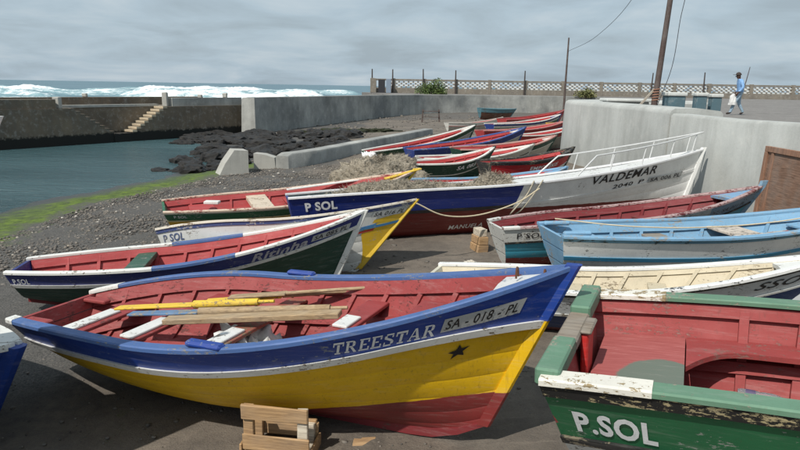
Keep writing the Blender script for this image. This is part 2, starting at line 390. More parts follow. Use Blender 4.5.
for a, o, z0, hh, ww in ((aR - .3, -.5, LZ, .85, .3), (aL + .25, -.5, LZ, .6, .34), (aL + .02 - 3.3, -3.8, ROAD, .22, .25), (2.4, -.55, ROAD, .2, .25), (.3, -.55, ROAD, .3, .28)):
    q = pp(a, o, 0); box('bollard', q[0] - ww / 2, q[0] + ww / 2, q[1] - ww / 2, q[1] + ww / 2, z0, z0 + hh, CONC_L, pier, .03, .02)

# far openwork wall on the promenade
BREEZE_G = concrete((132, 124, 112), (112, 106, 98), .3); BREEZE_W = flat((226, 224, 216), .8)
fwl = thing('openwork_wall', 'low grey wall with rows of white openwork blocks along the promenade', 'wall', (0, 94, ROAD))
box('base_wall', -4.6, 75, -.2, .2, 0, .75, BREEZE_G, fwl, .01); box('top_rail', -4.6, 75, -.16, .16, 1.72, 1.98, BREEZE_G, fwl, .01)
bmw = bmesh.new(); bmg = bmesh.new()
def addbox(bm, x0, x1, y0, y1, z0, z1):
    vv = [bm.verts.new(p) for p in ((x0, y0, z0), (x1, y0, z0), (x1, y1, z0), (x0, y1, z0), (x0, y0, z1), (x1, y0, z1), (x1, y1, z1), (x0, y1, z1))]
    for f in ((0, 3, 2, 1), (4, 5, 6, 7), (0, 1, 5, 4), (1, 2, 6, 5), (2, 3, 7, 6), (3, 0, 4, 7)): bm.faces.new([vv[k] for k in f])
x = -2.0
while x < 74.5:
    for r in range(4):
        ox = (r % 2) * .34
        if random.random() < .8: addbox(bmw, x + ox, x + ox + .36, -.12, .12, .77 + r * .235, .90 + r * .235 + random.uniform(-.03, .03))
        addbox(bmg, x + ox + .38, x + ox + .62, -.1, .1, .77 + r * .235, .98 + r * .235)
    x += .68
tag(bmobj('openwork_blocks', bmw, BREEZE_W, fwl), kind='stuff'); tag(bmobj('mortar_blocks', bmg, BREEZE_G, fwl), kind='stuff')
for px in (-4.2, -1.2, 3.2, 7.7, 12.5, 17.7, 23, 28.5, 34, 39, 44, 50, 56, 62, 68): box('pillar', px - .22, px + .22, -.24, .24, .004, 2.05, BREEZE_G, fwl, .02)
POST = flat((70, 62, 58), .8)
for k, (px, h) in enumerate(((-4.3, 1.3), (-1.4, 1.3), (3.0, 1.4), (7.6, 1.3), (17.4, 1.4), (35.5, 1.4), (43, 1.6))):
    tag(tube('fence_post', [(px, 93.5, ROAD), (px + random.uniform(-.1, .1), 93.5, ROAD + 2 + h)], [.13, .08], POST, None, 8), 'thin dark post standing against the openwork wall', 'post', 'posts along the openwork wall')
gate = thing('gate_pillars', 'pair of grey rubble gate pillars at the end of the openwork wall', 'gate', (-3.6, 92.6, ROAD))
box('pillar', -.9, -.1, -.3, .3, .003, 2.0, BREEZE_G, gate, .04, .05); box('pillar', 1.3, 2.0, -.3, .3, .003, 1.95, flat((128, 142, 158), .8), gate, .03); box('dark_door', .2, 1.15, -.05, .05, .003, 1.85, flat((42, 42, 48), .7), gate, .01)

# ---------------------------------------------------------------- boats
class Boat:
    def __init__(s, p, name, label, group=None, n=30):
        s.p = p; s.root = thing(name, label, 'boat', (p['x'], p['y'], p['z']), (p['heel'], -p['trim'], p['head']), group)
        u = np.linspace(0, 1, n); s.S = 1 - (1 - u) ** 1.25; s.dip = 0; s.parts = {}
    def sheer(s, q):
        p = s.p; sm = .38; q = np.asarray(q, float)
        return np.where(q < sm, p['hm'] + (p['hs'] - p['hm']) * ((sm - np.minimum(q, sm)) / sm) ** 2, p['hm'] + (p['hb'] - p['hm']) * ((np.maximum(q, sm) - sm) / (1 - sm)) ** 1.8)
    def half(s, q):
        p = s.p; m = .42; q = np.asarray(q, float)
        return np.where(q < m, p['Bt'] / 2 + (p['B'] - p['Bt']) / 2 * (1 - ((m - np.minimum(q, m)) / m) ** 2), p['B'] / 2 * (1 - ((np.maximum(q, m) - m) / (1 - m)) ** 2.2))
    def keel(s, q):
        p = s.p; q = np.asarray(q, float)
        return np.where(q < .45, p['kr'] * ((.45 - np.minimum(q, .45)) / .45) ** 2, 0) + np.where(q > .88, .14 * ((np.maximum(q, .88) - .88) / .12) ** 2, 0)
    def sec(s, q, t):
        e_ = np.where(q < .5, .42 + .06 * (1 - q / .5), .42 + .5 * ((np.maximum(q, .5) - .5) / .5) ** 1.5); return np.maximum(t, 0) ** e_
    def pt(s, q, t, side, off=0.):
        """point on the skin; off > 0 outwards (horizontal)"""
        p = s.p; q = np.asarray(q, float); t = np.asarray(t, float); zs = s.sheer(q); zk = s.keel(q)
        xs = -p['L'] / 2 + p['L'] * q; xk = -p['L'] / 2 + p['rt'] + q * (p['L'] - p['rt'] - p['rs'])
        x = xk * (1 - t) + xs * t; y = s.half(q) * s.sec(q, t)
        d = 1e-3; dy = (s.half(np.minimum(q + d, 1)) * s.sec(np.minimum(q + d, 1), t) - s.half(q - d) * s.sec(q - d, t)) / ((np.minimum(q + d, 1) - q + d) * p['L'])
        nl = np.sqrt(1 + dy * dy)
        x = x - off * dy / nl; y = y + off / nl
        y = np.maximum(y, 0) if np.ndim(off) == 0 and off < 0 else y
        return np.stack(np.broadcast_arrays(x, side * y, zk + (zs - zk) * t), -1)
    def td(s, q, d): return 1 - np.asarray(d) / (s.sheer(q) - s.keel(q))
    def sd(s, q, d, side, off=0.): return s.pt(q, s.td(q, d), side, off)
    def inner_half(s, q, z):
        t = np.clip((z - s.keel(q)) / (s.sheer(q) - s.keel(q)), 0.001, 1); return np.maximum(s.half(q) * s.sec(q, t) - .04, 0)
    def xat(s, q, z):
        p = s.p; t = (z - s.keel(q)) / (s.sheer(q) - s.keel(q)); return (-p['L'] / 2 + p['rt'] + q * (p['L'] - p['rt'] - p['rs'])) * (1 - t) + (-p['L'] / 2 + p['L'] * q) * t

    def strip(s, name, rows, mat, parent=None, S=None):
        """rows: list of functions (S, side) -> points; closed sections, one mesh for each side"""
        S = s.S if S is None else S; o = []
        for side in (-1, 1):
            rings = np.stack([r(S, side) for r in rows], 1); o.append(sweep(name, rings, mat, parent or s.root))
        return o
    def D(s, S, d): return d + (s.dip * (np.clip((S - .78) / .22, 0, 1) ** 2) if d > 0 else 0)
    def band(s, name, d0, d1, proud, mat, S=None):
        o = s.strip(name, [lambda S, k: s.sd(S, s.D(S, d0), k, -.004), lambda S, k: s.sd(S, s.D(S, d0), k, proud), lambda S, k: s.sd(S, s.D(S, d1), k, proud), lambda S, k: s.sd(S, s.D(S, d1), k, -.004)], mat, S=S)
        s.parts.setdefault(name, o); return o
    def planks(s, d0, n, mat, gap=.004):
        """strakes from depth d0 under the sheer down to the keel, seams recessed"""
        for i in range(n):
            def fr(S, f):
                t1 = s.td(S, s.D(S, d0) * np.ones_like(S)); return t1 * (1 - f) ** 1.35
            a, b = i / n, (i + 1) / n; m_ = .12 / n
            for side in (-1, 1):
                S = s.S
                rows = [s.pt(S, fr(S, a), side, -gap), s.pt(S, fr(S, a + m_), side, 0.), s.pt(S, fr(S, (a + b) / 2), side, .0), s.pt(S, fr(S, b - m_), side, 0.), s.pt(S, fr(S, b), side, -gap)]
                R = np.stack(rows, 1); fix = mesh('hull_plank', R.reshape(-1, 3), grid_faces(*R.shape[:2]), mat, s.root, 60)
    def hull(s, bands, planks, mat):
        d = 0
        for nm, wd, proud, m_ in bands:
            s.band(nm, d, d + wd - .001, proud, m_); d += wd
        s.planks(d - .001, planks, mat); s.dtot = d
    def gunwale(s, mat, wo=.03, wi=.07, th=.035, S=None, name='gunwale'):
        def r(off, dz):
            def f(S, k):
                q = s.pt(S, np.ones_like(S), k, 0.)
                b = np.maximum(s.half(S) + off, 0.012 if off < 0 else off * .6)
                q[:, 1] = k * b; q[:, 2] += dz; return q
            return f
        o = s.strip(name, [r(-wi, -.004), r(wo, -.004), r(wo + .002, th * .7), r(wo - .008, th), r(-wi + .008, th), r(-wi, th * .7)], mat, parent=s.parts['gunwale'][0] if name != 'gunwale' and 'gunwale' in s.parts else None, S=S); s.parts.setdefault(name, o); return o
    def transom(s, mat, n=3, th=.045, notch=0, extra=0, top=None):
        p = s.p
        for i in range(n):
            t0, t1 = i / n + .02, (i + 1) / n - .008 + (extra if i == n - 1 else 0)
            def ring(t):
                q = s.pt(0., min(t, 1.), 1); z = q[2] + (max(t - 1, 0)) * (p['hs'] - p['kr']); y = q[1] - .004
                return [(q[0], -y, z), (q[0], y, z), (q[0] + th, y, z), (q[0] + th, -y, z)]
            ts = np.linspace(t0, t1, 4)
            sweep('transom_plank', [ring(t) for t in ts], top if (top and i == n - 1) else mat, s.root, 30)
    def interior(s, mat, t0=.06):
        S = np.linspace(.004, .985, 26); T = np.linspace(t0, .995, 8)
        for side in (-1, 1):
            V = np.stack([s.pt(S, np.full_like(S, t), side, -.035) for t in T], 1)
            o = mesh('inner_planking', V.reshape(-1, 3), grid_faces(*V.shape[:2]), mat, s.root, 60)
    def ribs(s, mat, n=11, s0=.06, s1=.9, wd=.045, th=.04, tmin=.10):
        for q in np.linspace(s0, s1, n):
            for side in (-1, 1):
                rings = []
                for t in np.linspace(tmin, .955, 9):
                    a = s.pt(q, t, side, -.03); b = s.pt(q, t, side, -.035 - th)
                    if abs(b[1]) < .015 or b[1] * side < 0: continue
                    rings.append([(a[0] - wd / 2, a[1], a[2]), (a[0] + wd / 2, a[1], a[2]), (b[0] + wd / 2, b[1], b[2]), (b[0] - wd / 2, b[1], b[2])])
                if len(rings) > 3: sweep('rib', rings, mat, s.root, 30)
    def stringer(s, name, d0, d1, mat, o0=-.034, o1=-.09, S=None):
        S = np.linspace(.008, .93, 24) if S is None else S
        return s.strip(name, [lambda S, k: s.sd(S, d0, k, o0), lambda S, k: s.sd(S, d0, k, o1), lambda S, k: s.sd(S, d1, k, o1), lambda S, k: s.sd(S, d1, k, o0)], mat, S=S)
    def floor(s, z, mat, n=5, ymax=None, s0=.03, s1=.85):
        Q = np.linspace(s0, s1, 60); hb = s.inner_half(Q, z); ym = ymax or hb.max() * .92
        e_ = np.linspace(-ym, ym, n + 1)
        for i in range(n):
            y0, y1 = e_[i] + .006, e_[i + 1] - .006; ok = Q[hb > max(abs(y0), abs(y1)) + .01]
            if len(ok) < 2: continue
            xa, xb = float(s.xat(ok[0], z)), float(s.xat(ok[-1], z))
            if xb - xa > .3: box('floorboard', xa, xb, y0, y1, z - .022, z + random.uniform(-.003, .003), mat, s.root, .004)
    def thwart(s, q, drop, wd, mat, th=.035, name='thwart', trim_=.015):
        z = float(s.sheer(q)) - drop; hb = float(min(s.inner_half(q - wd / 2 / s.p['L'], z), s.inner_half(q + wd / 2 / s.p['L'], z))) - trim_; x = float(s.xat(q, z))
        return box(name, x - wd / 2, x + wd / 2, -hb, hb, z - th, z, mat, s.root, .006)
    def deck(s, q0, mat, drop=.004, q1=.985, name='foredeck', crown=.02, n=10):
        Q = np.linspace(q0, q1, n); V = []
        for q in Q:
            b = max(float(s.half(q)) - .03, .008); z = float(s.sheer(q)) - drop; x = float(s.xat(q, z))
            V += [(x, -b, z - .03), (x, -b, z), (x, 0, z + crown), (x, b, z), (x, b, z - .03)]
        R = np.array(V).reshape(n, 5, 3); return sweep(name, R, mat, s.root, 30)
    def stem(s, mat, wd=.06, fwd=.05, over=.05, name='stem', t0=0., t1=1.):
        P_ = []; ts = np.linspace(t0, t1, 10)
        for t in ts:
            q = s.pt(1., t, 1); P_.append((q[0], q[2]))
        if over: P_.append((P_[-1][0] + over * .5, P_[-1][1] + over))
        P_ = np.array(P_); rings = []
        for x, z in P_: rings.append([(x - .06, -wd / 2, z), (x - .06, wd / 2, z), (x + fwd * .6, wd / 2, z), (x + fwd, wd / 4, z), (x + fwd, -wd / 4, z), (x + fwd * .6, -wd / 2, z)])
        return sweep(name, rings, mat, s.root, 30)
    def keelbar(s, mat, wd=.06, dp=.05):
        S = np.linspace(.0, 1, 22); rings = []
        for q in S:
            a = s.pt(q, .0, 1); dq = dp * (1 - max(0., (q - .86) / .14) ** 1.5) + .002; rings.append([(a[0], -wd / 2, a[2] - dq), (a[0], wd / 2, a[2] - dq), (a[0], wd / 2, a[2] + .03), (a[0], -wd / 2, a[2] + .03)])
        return sweep('keel', rings, mat, s.root, 30)
    def patch(s, name, quad, mat, off, side=-1, n=8, m_=3, parent=None):
        """quad: (q0,dTop0,dBot0,q1,dTop1,dBot1) painted patch lying on the skin"""
        q0, a0, b0, q1, a1, b1 = quad; V = []
        for i in range(n):
            u = i / (n - 1); q = q0 + (q1 - q0) * u; a = a0 + (a1 - a0) * u; b = b0 + (b1 - b0) * u
            for j in range(m_): V.append(s.sd(q, a + (b - a) * j / (m_ - 1), side, off))
        s.last = mesh(name, V, grid_faces(n, m_), mat, parent or s.root, 60); return s.last
    def write(s, txt, quad, mat, off, side=-1, glyphs=None, bold=.0, shear=0., name='lettering', parent=None):
        V, F = (text_geo(txt, bold, shear) if not glyphs else stencil_geo(txt)); V = np.array(V)
        q0, a0, b0, q1, a1, b1 = quad; mn = V.min(0); mxx = V.max(0)
        u = (V[:, 0] - mn[0]) / (mxx[0] - mn[0]); v = (V[:, 1] - mn[1]) / (mxx[1] - mn[1])
        if side > 0: u = 1 - u
        q = q0 + (q1 - q0) * u; a = a0 + (a1 - a0) * u; b = b0 + (b1 - b0) * u; d = b + (a - b) * v
        W = np.array([s.sd(q[i], d[i], side, off + (V[i, 2] if V.shape[1] > 2 else 0)) for i in range(len(V))])
        if parent is None:
            k = [x for x in ('topside_strake', 'sheer_strake') if x in s.parts]; parent = s.parts[k[0]][0 if side < 0 else 1] if k else s.root
            if txt[:2] == 'SA' and hasattr(s, 'last'): parent = s.last
        return mesh(name, W, F, mat, parent)

_tx = {}
def text_geo(txt, bold, shear):
    k = (txt, bold, shear)
    if k in _tx: return _tx[k]
    cu = bpy.data.curves.new('txt', 'FONT'); cu.body = txt; cu.offset = bold; cu.shear = shear; cu.resolution_u = 3; cu.space_character = 1.08
    o = bpy.data.objects.new('txt', cu); COL.objects.link(o); dg = bpy.context.evaluated_depsgraph_get(); me = o.evaluated_get(dg).to_mesh()
    V = [(v.co.x, v.co.y) for v in me.vertices]; F = [tuple(p.vertices) for p in me.polygons]
    o.evaluated_get(dg).to_mesh_clear(); bpy.data.objects.remove(o); bpy.data.curves.remove(cu); _tx[k] = (V, F); return V, F
def rc(x0, y0, x1, y1): return [(x0, y0), (x1, y0), (x1, y1), (x0, y1)]
GL = {'T': [rc(0, .84, .9, 1), rc(0, .64, .1, .84), rc(.8, .64, .9, .84), rc(.34, .13, .56, .8), rc(.2, 0, .7, .11)],
      'R': [rc(.08, .13, .29, .87), rc(0, 0, .4, .11), rc(0, .89, .56, 1), [(.58, 1), (.74, .93), (.82, .8), (.58, .72)], [(.58, .70), (.82, .78), (.78, .55), (.58, .48)], rc(.33, .46, .56, .57), [(.42, .44), (.62, .46), (1., .0), (.76, 0)]],
      'E': [rc(.08, .13, .29, .87), rc(0, .89, .82, 1), rc(.7, .68, .82, .87), rc(.33, .45, .6, .56), rc(0, 0, .84, .11), rc(.72, .13, .84, .32)],
      'S': [rc(.18, .88, .76, 1), rc(.66, .68, .76, .86), [(.05, .62), (.26, .56), (.26, .86), (.05, .84)], [(.06, .6), (.28, .52), (.6, .36), (.8, .42), (.6, .56), (.26, .7)], [(.6, .14), (.82, .18), (.82, .4), (.6, .34)], rc(.05, 0, .66, .12), rc(.05, .14, .15, .34)],
      'A': [[(.1, .13), (.2, .13), (.5, .98), (.4, .98)], [(.42, 1), (.58, 1), (.92, .13), (.68, .13)], rc(.3, .3, .62, .4), rc(0, 0, .3, .11), rc(.58, 0, 1.02, .11)]}
def stencil_geo(txt):
    V = []; F = []; x = 0
    for ch in txt:
        g = GL[ch]; wd = max(p[0] for q in g for p in q)
        for i, q in enumerate(g): F.append(tuple(range(len(V), len(V) + len(q)))); V += [(x + a, b, i * .0005) for a, b in q]
        x += wd + .16
    return V, F
INK = flat((28, 26, 28), .6); CHALK = paint((232, 234, 234), .15, (120, 130, 150), .6); PLATE = paint((176, 178, 176), .4, (110, 110, 110), .5)

BP = {
 'T': dict(L=5.271, B=2.15, Bt=1.025, hs=.59, hm=.82, hb=1.446, rs=.622, rt=.095, kr=.159, x=-1.158, y=5.33, z=-.189, head=-.4, trim=.041, heel=-.007),
 'G': dict(L=4.462, B=1.796, Bt=1.733, hs=.965, hm=1.027, hb=1.115, rs=.728, rt=.195, kr=.08, x=3.18, y=3.012, z=.194, head=-.42, trim=.043, heel=-.009),
 'W': dict(L=3.998, B=1.3, Bt=0.876, hs=0.735, hm=0.863, hb=1.221, rs=0.899, rt=0.15, kr=0.15, x=-1.721, y=9.7, z=-0.387, head=-0.06, trim=0.032, heel=-0.26),
 'R': dict(L=4.714, B=1.45, Bt=.751, hs=.679, hm=.657, hb=1.087, rs=.475, rt=.087, kr=.236, x=-2.766, y=8.625, z=-.388, head=.164, trim=.057, heel=-.018),
 'Y': dict(L=5.431, B=1.647, Bt=1.043, hs=.604, hm=.607, hb=1.02, rs=.705, rt=.156, kr=.157, x=-2.207, y=13.53, z=-.36, head=.375, trim=.024, heel=.053),
 'V': dict(L=8.796, B=2.0, Bt=1.3, hs=0.913, hm=0.972, hb=1.491, rs=0.594, rt=0.153, kr=0.144, x=2.225, y=12.569, z=-0.227, head=0.222, trim=0.028, heel=-0.11),
 'S': dict(L=4.542, B=1.4, Bt=.762, hs=.679, hm=.717, hb=1.001, rs=.75, rt=.13, kr=.041, x=3.713, y=9.898, z=-.011, head=.18, trim=.048, heel=-.048),
 'K': dict(L=5.184, B=1.4, Bt=.977, hs=.736, hm=.715, hb=1.09, rs=.751, rt=.149, kr=.136, x=4.57, y=8.609, z=.043, head=.124, trim=.008, heel=-.03),
 'D': dict(L=4.417, B=1.349, Bt=1.142, hs=.571, hm=.589, hb=1.038, rs=.75, rt=.15, kr=.15, x=2.478, y=6.876, z=-.117, head=-.303, trim=.046, heel=-.063)}

# --- foreground boat: blue over yellow
b = Boat(BP['T'], 'fishing_boat', 'blue and yellow fishing boat lettered TREESTAR, with a black star on its bow', n=44); b.dip = .19
YEL = paint((228, 182, 12), .06, (120, 90, 60), .5, second=(126, 46, 44), plane=(-.16, 0, 1, .10), dirt=.45)
b.hull([('sheer_strake', .20, .012, BLUE), ('rub_rail', .062, .034, WHITE)], 6, YEL)
b.gunwale(GUNBLUE, .03, .075, .035); b.transom(RED, 3); b.interior(RED); b.ribs(RED, 12, .07, .9)
b.stringer('inwale', .01, .13, RED, -.034, -.078); b.stringer('riser', .33, .39, RED, -.034, -.1); b.stringer('lower_stringer', .56, .62, RED, -.034, -.08, np.linspace(.1, .85, 22))
b.floor(.17, wood_mat((150, 84, 72), .2), 7, .62)
for q, wd, m_ in ((.12, .30, RED), (.30, .22, RED), (.47, .2, paint((150, 84, 70), .8, (150, 130, 105), .7)), (.66, .22, RED), (.79, .26, RED)): b.thwart(q, .18, wd, m_)
b.deck(.90, paint((206, 206, 204), .5, (110, 130, 160), .6), .01); b.stem(BLUE, .075, .05, .035, t0=.70, name='stem_head'); b.stem(YEL, .07, .045, 0, t1=.70); b.keelbar(MAROON)
b.write('TREESTAR', (.722, .045, .155, .850, .085, .195), CHALK, .0175, glyphs=True)
b.patch('registration_plate', (.857, .068, .185, .955, .105, .228), PLATE, .016); b.write('SA - 018 - PL', (.862, .088, .168, .950, .126, .208), INK, .019, bold=.012)
def star(bt, q, d, r, off, mat):
    V = []; zr = bt.p['L']
    for k in range(10):
        a = math.pi / 2 + k * math.pi / 5 + .12; rr = r if k % 2 == 0 else r * .42
        V.append(bt.sd(q + rr * math.cos(a) / zr * 1.12, d - rr * math.sin(a), -1, off))
    V.append(bt.sd(q, d, -1, off)); return mesh('painted_star', V, [(k, (k + 1) % 10, 10) for k in range(10)], mat, bt.root)
star(b, .893, .43, .068, .010, INK)
TB = b
# white corner cap and blue lumps on the rail, ringbolts on the bow
b.gunwale(WHITE, .034, .082, .041, S=np.linspace(.0, .055, 4), name='corner_cap')
for q, sd_ in ((.54, -1), (.45, 1)):
    a = b.pt(q, 1., sd_); box('thole_block', a[0] - .16, a[0] + .16, a[1] - .045 - sd_ * .02, a[1] + .045 - sd_ * .02, a[2] + .028, a[2] + .075, BLUE, b.parts['gunwale'][0 if sd_ < 0 else 1], .018)
a = b.pt(0., 1., 1); 
for sd_ in (-1, 1): box('transom_knee', a[0] + .046, a[0] + .36, sd_ * (a[1] - .16) - .05, sd_ * (a[1] - .16) + .05, a[2] - .05, a[2] - .008, RED, b.root, .012)
for dx in (-.10, .10):
    z0 = float(b.sheer(.945)); x0 = float(b.xat(.945, z0)) + dx
    ang = np.linspace(0, math.pi, 9); tube('ringbolt', [(x0, .035 * math.cos(t_), z0 + .0 + .075 * math.sin(t_)) for t_ in ang], .008, flat((110, 74, 54), .6, .5), b.root)

# --- green boat at the right edge
b = Boat(BP['G'], 'fishing_boat', 'green open boat with red inside, white P SOL on the side and a notched stern', n=40)
REDG = paint((150, 62, 60), .5, (158, 110, 102), .7, dirt=.45); GREEN = paint((38, 104, 66), .4, (170, 180, 170), .5); GREEN_G = paint((96, 132, 108), .55, (170, 164, 146), .65)
RUB = paint((186, 170, 130), 1.5, (36, 34, 32), .8); BLACKR = paint((40, 40, 40), .7, (150, 140, 120), .7)
b.hull([('rub_strip', .085, .02, RUB), ('sheer_strake', .30, .0, GREEN), ('rub_rail', .055, .028, BLACKR)], 4, paint((214, 214, 210), .3, (130, 120, 110), .6))
b.gunwale(GREEN_G, .026, .11, .03); b.gunwale(paint((222, 218, 206), .7, (170, 150, 110), .65), .03, .116, .036, S=np.linspace(0, .125, 6), name='corner_cap')
b.interior(REDG); b.ribs(REDG, 9, .24, .9, .06, .05); b.stringer('inwale', .02, .10, REDG, -.034, -.078); b.stringer('riser', .36, .43, REDG, -.034, -.1); b.stringer('lower_stringer', .58, .66, REDG, -.034, -.1)
b.floor(.16, REDG, 6, .6)
p = b.p; tm = GREEN_G
# stern: three boards with a notch for the outboard
xs0 = -p['L'] / 2; zt = p['hs']
b.transom(GREEN, 2, top=REDG); 
for y0, y1, zz, m_ in ((-.84, -.30, .07, GREEN_G), (-.30, .26, .045, GREYWOOD), (.26, .84, .085, GREEN_G)):
    box('transom_cap', xs0 - .035, xs0 + .10, y0 + .004, y1 - .004, zt - .03, zt + zz, m_, b.root, .012)
box('outboard_pad', xs0 + .10, xs0 + .145, -.12, .12, zt - .34, zt + .03, paint((188, 44, 40), .2, (120, 60, 50)), b.root, .01); box('pad_top', xs0 + .095, xs0 + .165, -.14, .14, zt + .031, zt + .058, GREYWOOD, b.root, .01)
# raised stern deck, red with a green worn oval
def stern_deck(bt, q1, drop, mat):
    Q = np.linspace(.025, q1, 12); V = []
    for q in Q:
        z = float(bt.sheer(q)) - drop; hb = float(bt.inner_half(q, z)) - .01; x = float(bt.xat(q, z)); V += [(x, -hb, z - .03), (x, -hb, z), (x, hb, z), (x, hb, z - .03)]
    return sweep('stern_deck', np.array(V).reshape(12, 4, 3), mat, bt.root, 30)
t = NT('worn_deck'); X, Y, Z = t.xyz(); ex = t.math('DIVIDE', t.math('ADD', X, 1.66), .27); ey = t.math('DIVIDE', t.math('ADD', Y, .10), .36)
rr = t.math('ADD', t.math('ADD', t.math('MULTIPLY', ex, ex), t.math('MULTIPLY', ey, ey)), t.math('MULTIPLY', t.noise(9, 5, .7), .5))
gr_ = t.noise(5, 6, .7, stretch=(1, 14, 1)); bb_ = t.mix(t.ramp(gr_, .3, .7), c(140, 66, 64), c(170, 96, 92)); bb_ = t.mix(t.ramp(rr, 1.1, 1.25, .85, 0), bb_, c(84, 112, 100)); bb_ = t.mix(t.ramp(gr_, .6, .75, 0, .4), bb_, c(190, 186, 180))
DECKM = t.done(bb_, .75, gr_, .3, .003)
stern_deck(b, .155, .25, DECKM)
z0 = float(b.sheer(.155)) - .282; x0 = float(b.xat(.155, z0)); hb = float(b.inner_half(.155, z0 - .3)) - .03
box('deck_bulkhead', x0 - .03, x0 + .0, -hb, hb, .17, z0 - .004, REDG, b.root, .004)
# side benches
for side in (-1, 1):
    Q = np.concatenate([np.linspace(.157, .24, 8), np.linspace(.26, .9, 8)]); V = []
    for q in Q:
        z = float(b.sheer(q)) - .248; hbq = float(b.inner_half(q, z)) - .006; x = float(b.xat(q, z)); wi = .24 + .32 * max(0, 1 - (q - .157) / .085) ** 2.2
        V += [(x, side * hbq, z), (x, side * max(hbq - wi, .02), z), (x, side * max(hbq - wi, .02), z - .035), (x, side * hbq, z - .035)]
    if side > 0: sweep('side_bench', np.array(V).reshape(16, 4, 3), REDG, b.root, 30)
b.thwart(.55, .28, .2, REDG); b.thwart(.78, .28, .2, REDG); b.deck(.9, GREEN_G); b.stem(GREEN); b.keelbar(BLACKR)
b.write('P.SOL', (.028, .175, .33, .128, .19, .355), CHALK, .006, bold=.035)
GB = b

# --- blue and green boat behind
b = Boat(BP['R'], 'fishing_boat', 'navy blue and dark green boat lettered Ritinha with red inside', n=36)
NAVY = paint((30, 44, 112), .25, (150, 150, 160), .45); DKGREEN = paint((22, 62, 50), .2, (110, 110, 100), .5, second=(138, 46, 44), plane=(.02, 0, 1, .12))
b.hull([('sheer_strake', .165, .01, NAVY), ('rub_rail', .05, .028, WHITE)], 5, DKGREEN)
b.gunwale(WHITE, .03, .06, .035); b.transom(NAVY, 3); b.interior(RED2); b.ribs(RED2, 10, .1, .88); b.stringer('inwale', .01, .11, RED2, -.034, -.075); b.stringer('riser', .28, .34, RED2, -.034, -.1)
b.floor(.17, RED2, 5, .45)
b.thwart(.10, .20, .5, RED2); b.thwart(.33, .06, .26, paint((44, 84, 66), .5, (140, 140, 130)), .07); b.thwart(.53, .22, .2, RED2); b.thwart(.72, .2, .2, RED2)
b.deck(.88, RED2, .02); b.stem(WHITE, .07, .04, .02); b.keelbar(MAROON)
b.gunwale(GUNBLUE, .034, .066, .041, S=np.linspace(.40, .62, 6), name='worn_gunwale_length')
b.write('P.SOL', (.012, .075, .16, .062, .07, .15), CHALK, .015, bold=.02, shear=.2)
b.write('Ritinha', (.672, .035, .16, .832, .04, .165), paint((178, 176, 182), .6, (60, 60, 110)), .016, bold=.03, shear=.1)
b.patch('registration_plate', (.842, .045, .13, .962, .075, .17), PLATE, .014); b.write('SA 085 PL', (.85, .06, .12, .955, .088, .158), INK, .017, bold=.012)
RB = b

# --- white boat with yellow bow
b = Boat(BP['W'], 'fishing_boat', 'white boat with a yellow flash and number plate on its bow, red inside', n=34)
LBLUE = paint((70, 130, 176), .4, (190, 190, 185), .5)
WHB = paint((224, 224, 218), .25, (150, 140, 125), .5)
b.hull([('sheer_strake', .055, .014, paint((70, 84, 130), .7, (200, 200, 195))), ('topside_strake', .24, .0, WHB), ('rub_rail', .045, .018, LBLUE)], 5, paint((226, 226, 220), .25, (150, 140, 125), .5, second=(150, 60, 52), plane=(0, 0, 1, .1)))
b.gunwale(paint((214, 206, 190), .6, (150, 130, 105)), .028, .06, .032); b.transom(WHB, 3); b.interior(RED2); b.ribs(RED2, 8, .1, .86); b.stringer('inwale', .01, .1, RED2, -.034, -.075); b.stringer('riser', .28, .34, RED2, -.034, -.1); b.floor(.17, RED2, 5, .4)
for q in (.2, .45, .68): b.thwart(q, .2, .2, RED2)
b.deck(.86, WHITE, .015); b.stem(paint((216, 178, 44), .3, (190, 180, 160)), .06, .035, .02); b.keelbar(WHITE)
YF = paint((222, 180, 40), .3, (200, 190, 170))
b.patch('yellow_flash', (.86, .30, .42, .995, .20, 1.1), YF, .006, n=10, m_=4); b.patch('yellow_flash', (.875, .20, .25, .99, .16, .30), YF, .0075)
b.patch('blue_stripe', (.80, .30, .335, .895, .27, .31), LBLUE, .009); b.patch('red_stripe', (.80, .37, .40, .90, .345, .38), paint((188, 54, 46), .3), .0105)
b.patch('registration_plate', (.852, .065, .15, .985, .085, .185), PLATE, .016); b.write('SA 016 PL', (.86, .08, .14, .978, .1, .17), INK, .019, bold=.012)
b.write('P SOL', (.02, .09, .20, .115, .09, .205), paint((90, 104, 140), .7, (210, 210, 205)), .006, bold=.02, shear=.15)
WB = b

# --- green over yellow boat
b = Boat(BP['Y'], 'fishing_boat', 'green boat with yellow lower hull and red inside beside the pebble beach', n=34)
b.hull([('rub_strip', .04, .014, paint((220, 214, 196), .6, (150, 130, 105))), ('sheer_strake', .15, .0, paint((36, 100, 68), .4, (170, 180, 170))), ('rub_rail', .03, .02, paint((206, 196, 150), .5))], 4, paint((222, 174, 36), .25, (130, 100, 60), .5, second=(150, 60, 52), plane=(0, 0, 1, .12)))
b.gunwale(paint((212, 190, 168), .8, (170, 90, 80)), .02, .06, .03); b.transom(paint((36, 100, 68), .4, (170, 180, 170)), 3); b.interior(RED2); b.ribs(RED2, 11, .1, .9); b.stringer('inwale', .01, .1, RED2, -.034, -.075); b.stringer('riser', .26, .32, RED2, -.034, -.1); b.floor(.15, RED2, 5, .45)
b.thwart(.14, .12, .5, RED2); b.thwart(.36, .05, .42, paint((206, 190, 168), .7, (170, 150, 125)), .09); b.thwart(.50, .16, .25, RED2); b.thwart(.72, .18, .2, RED2)
b.deck(.88, paint((206, 176, 60), .5), .02); b.stem(paint((214, 180, 50), .3), .06, .04, .06); b.keelbar(MAROON); b.write('P SOL', (.03, .075, .135, .075, .075, .135), CHALK, .006, bold=.02)

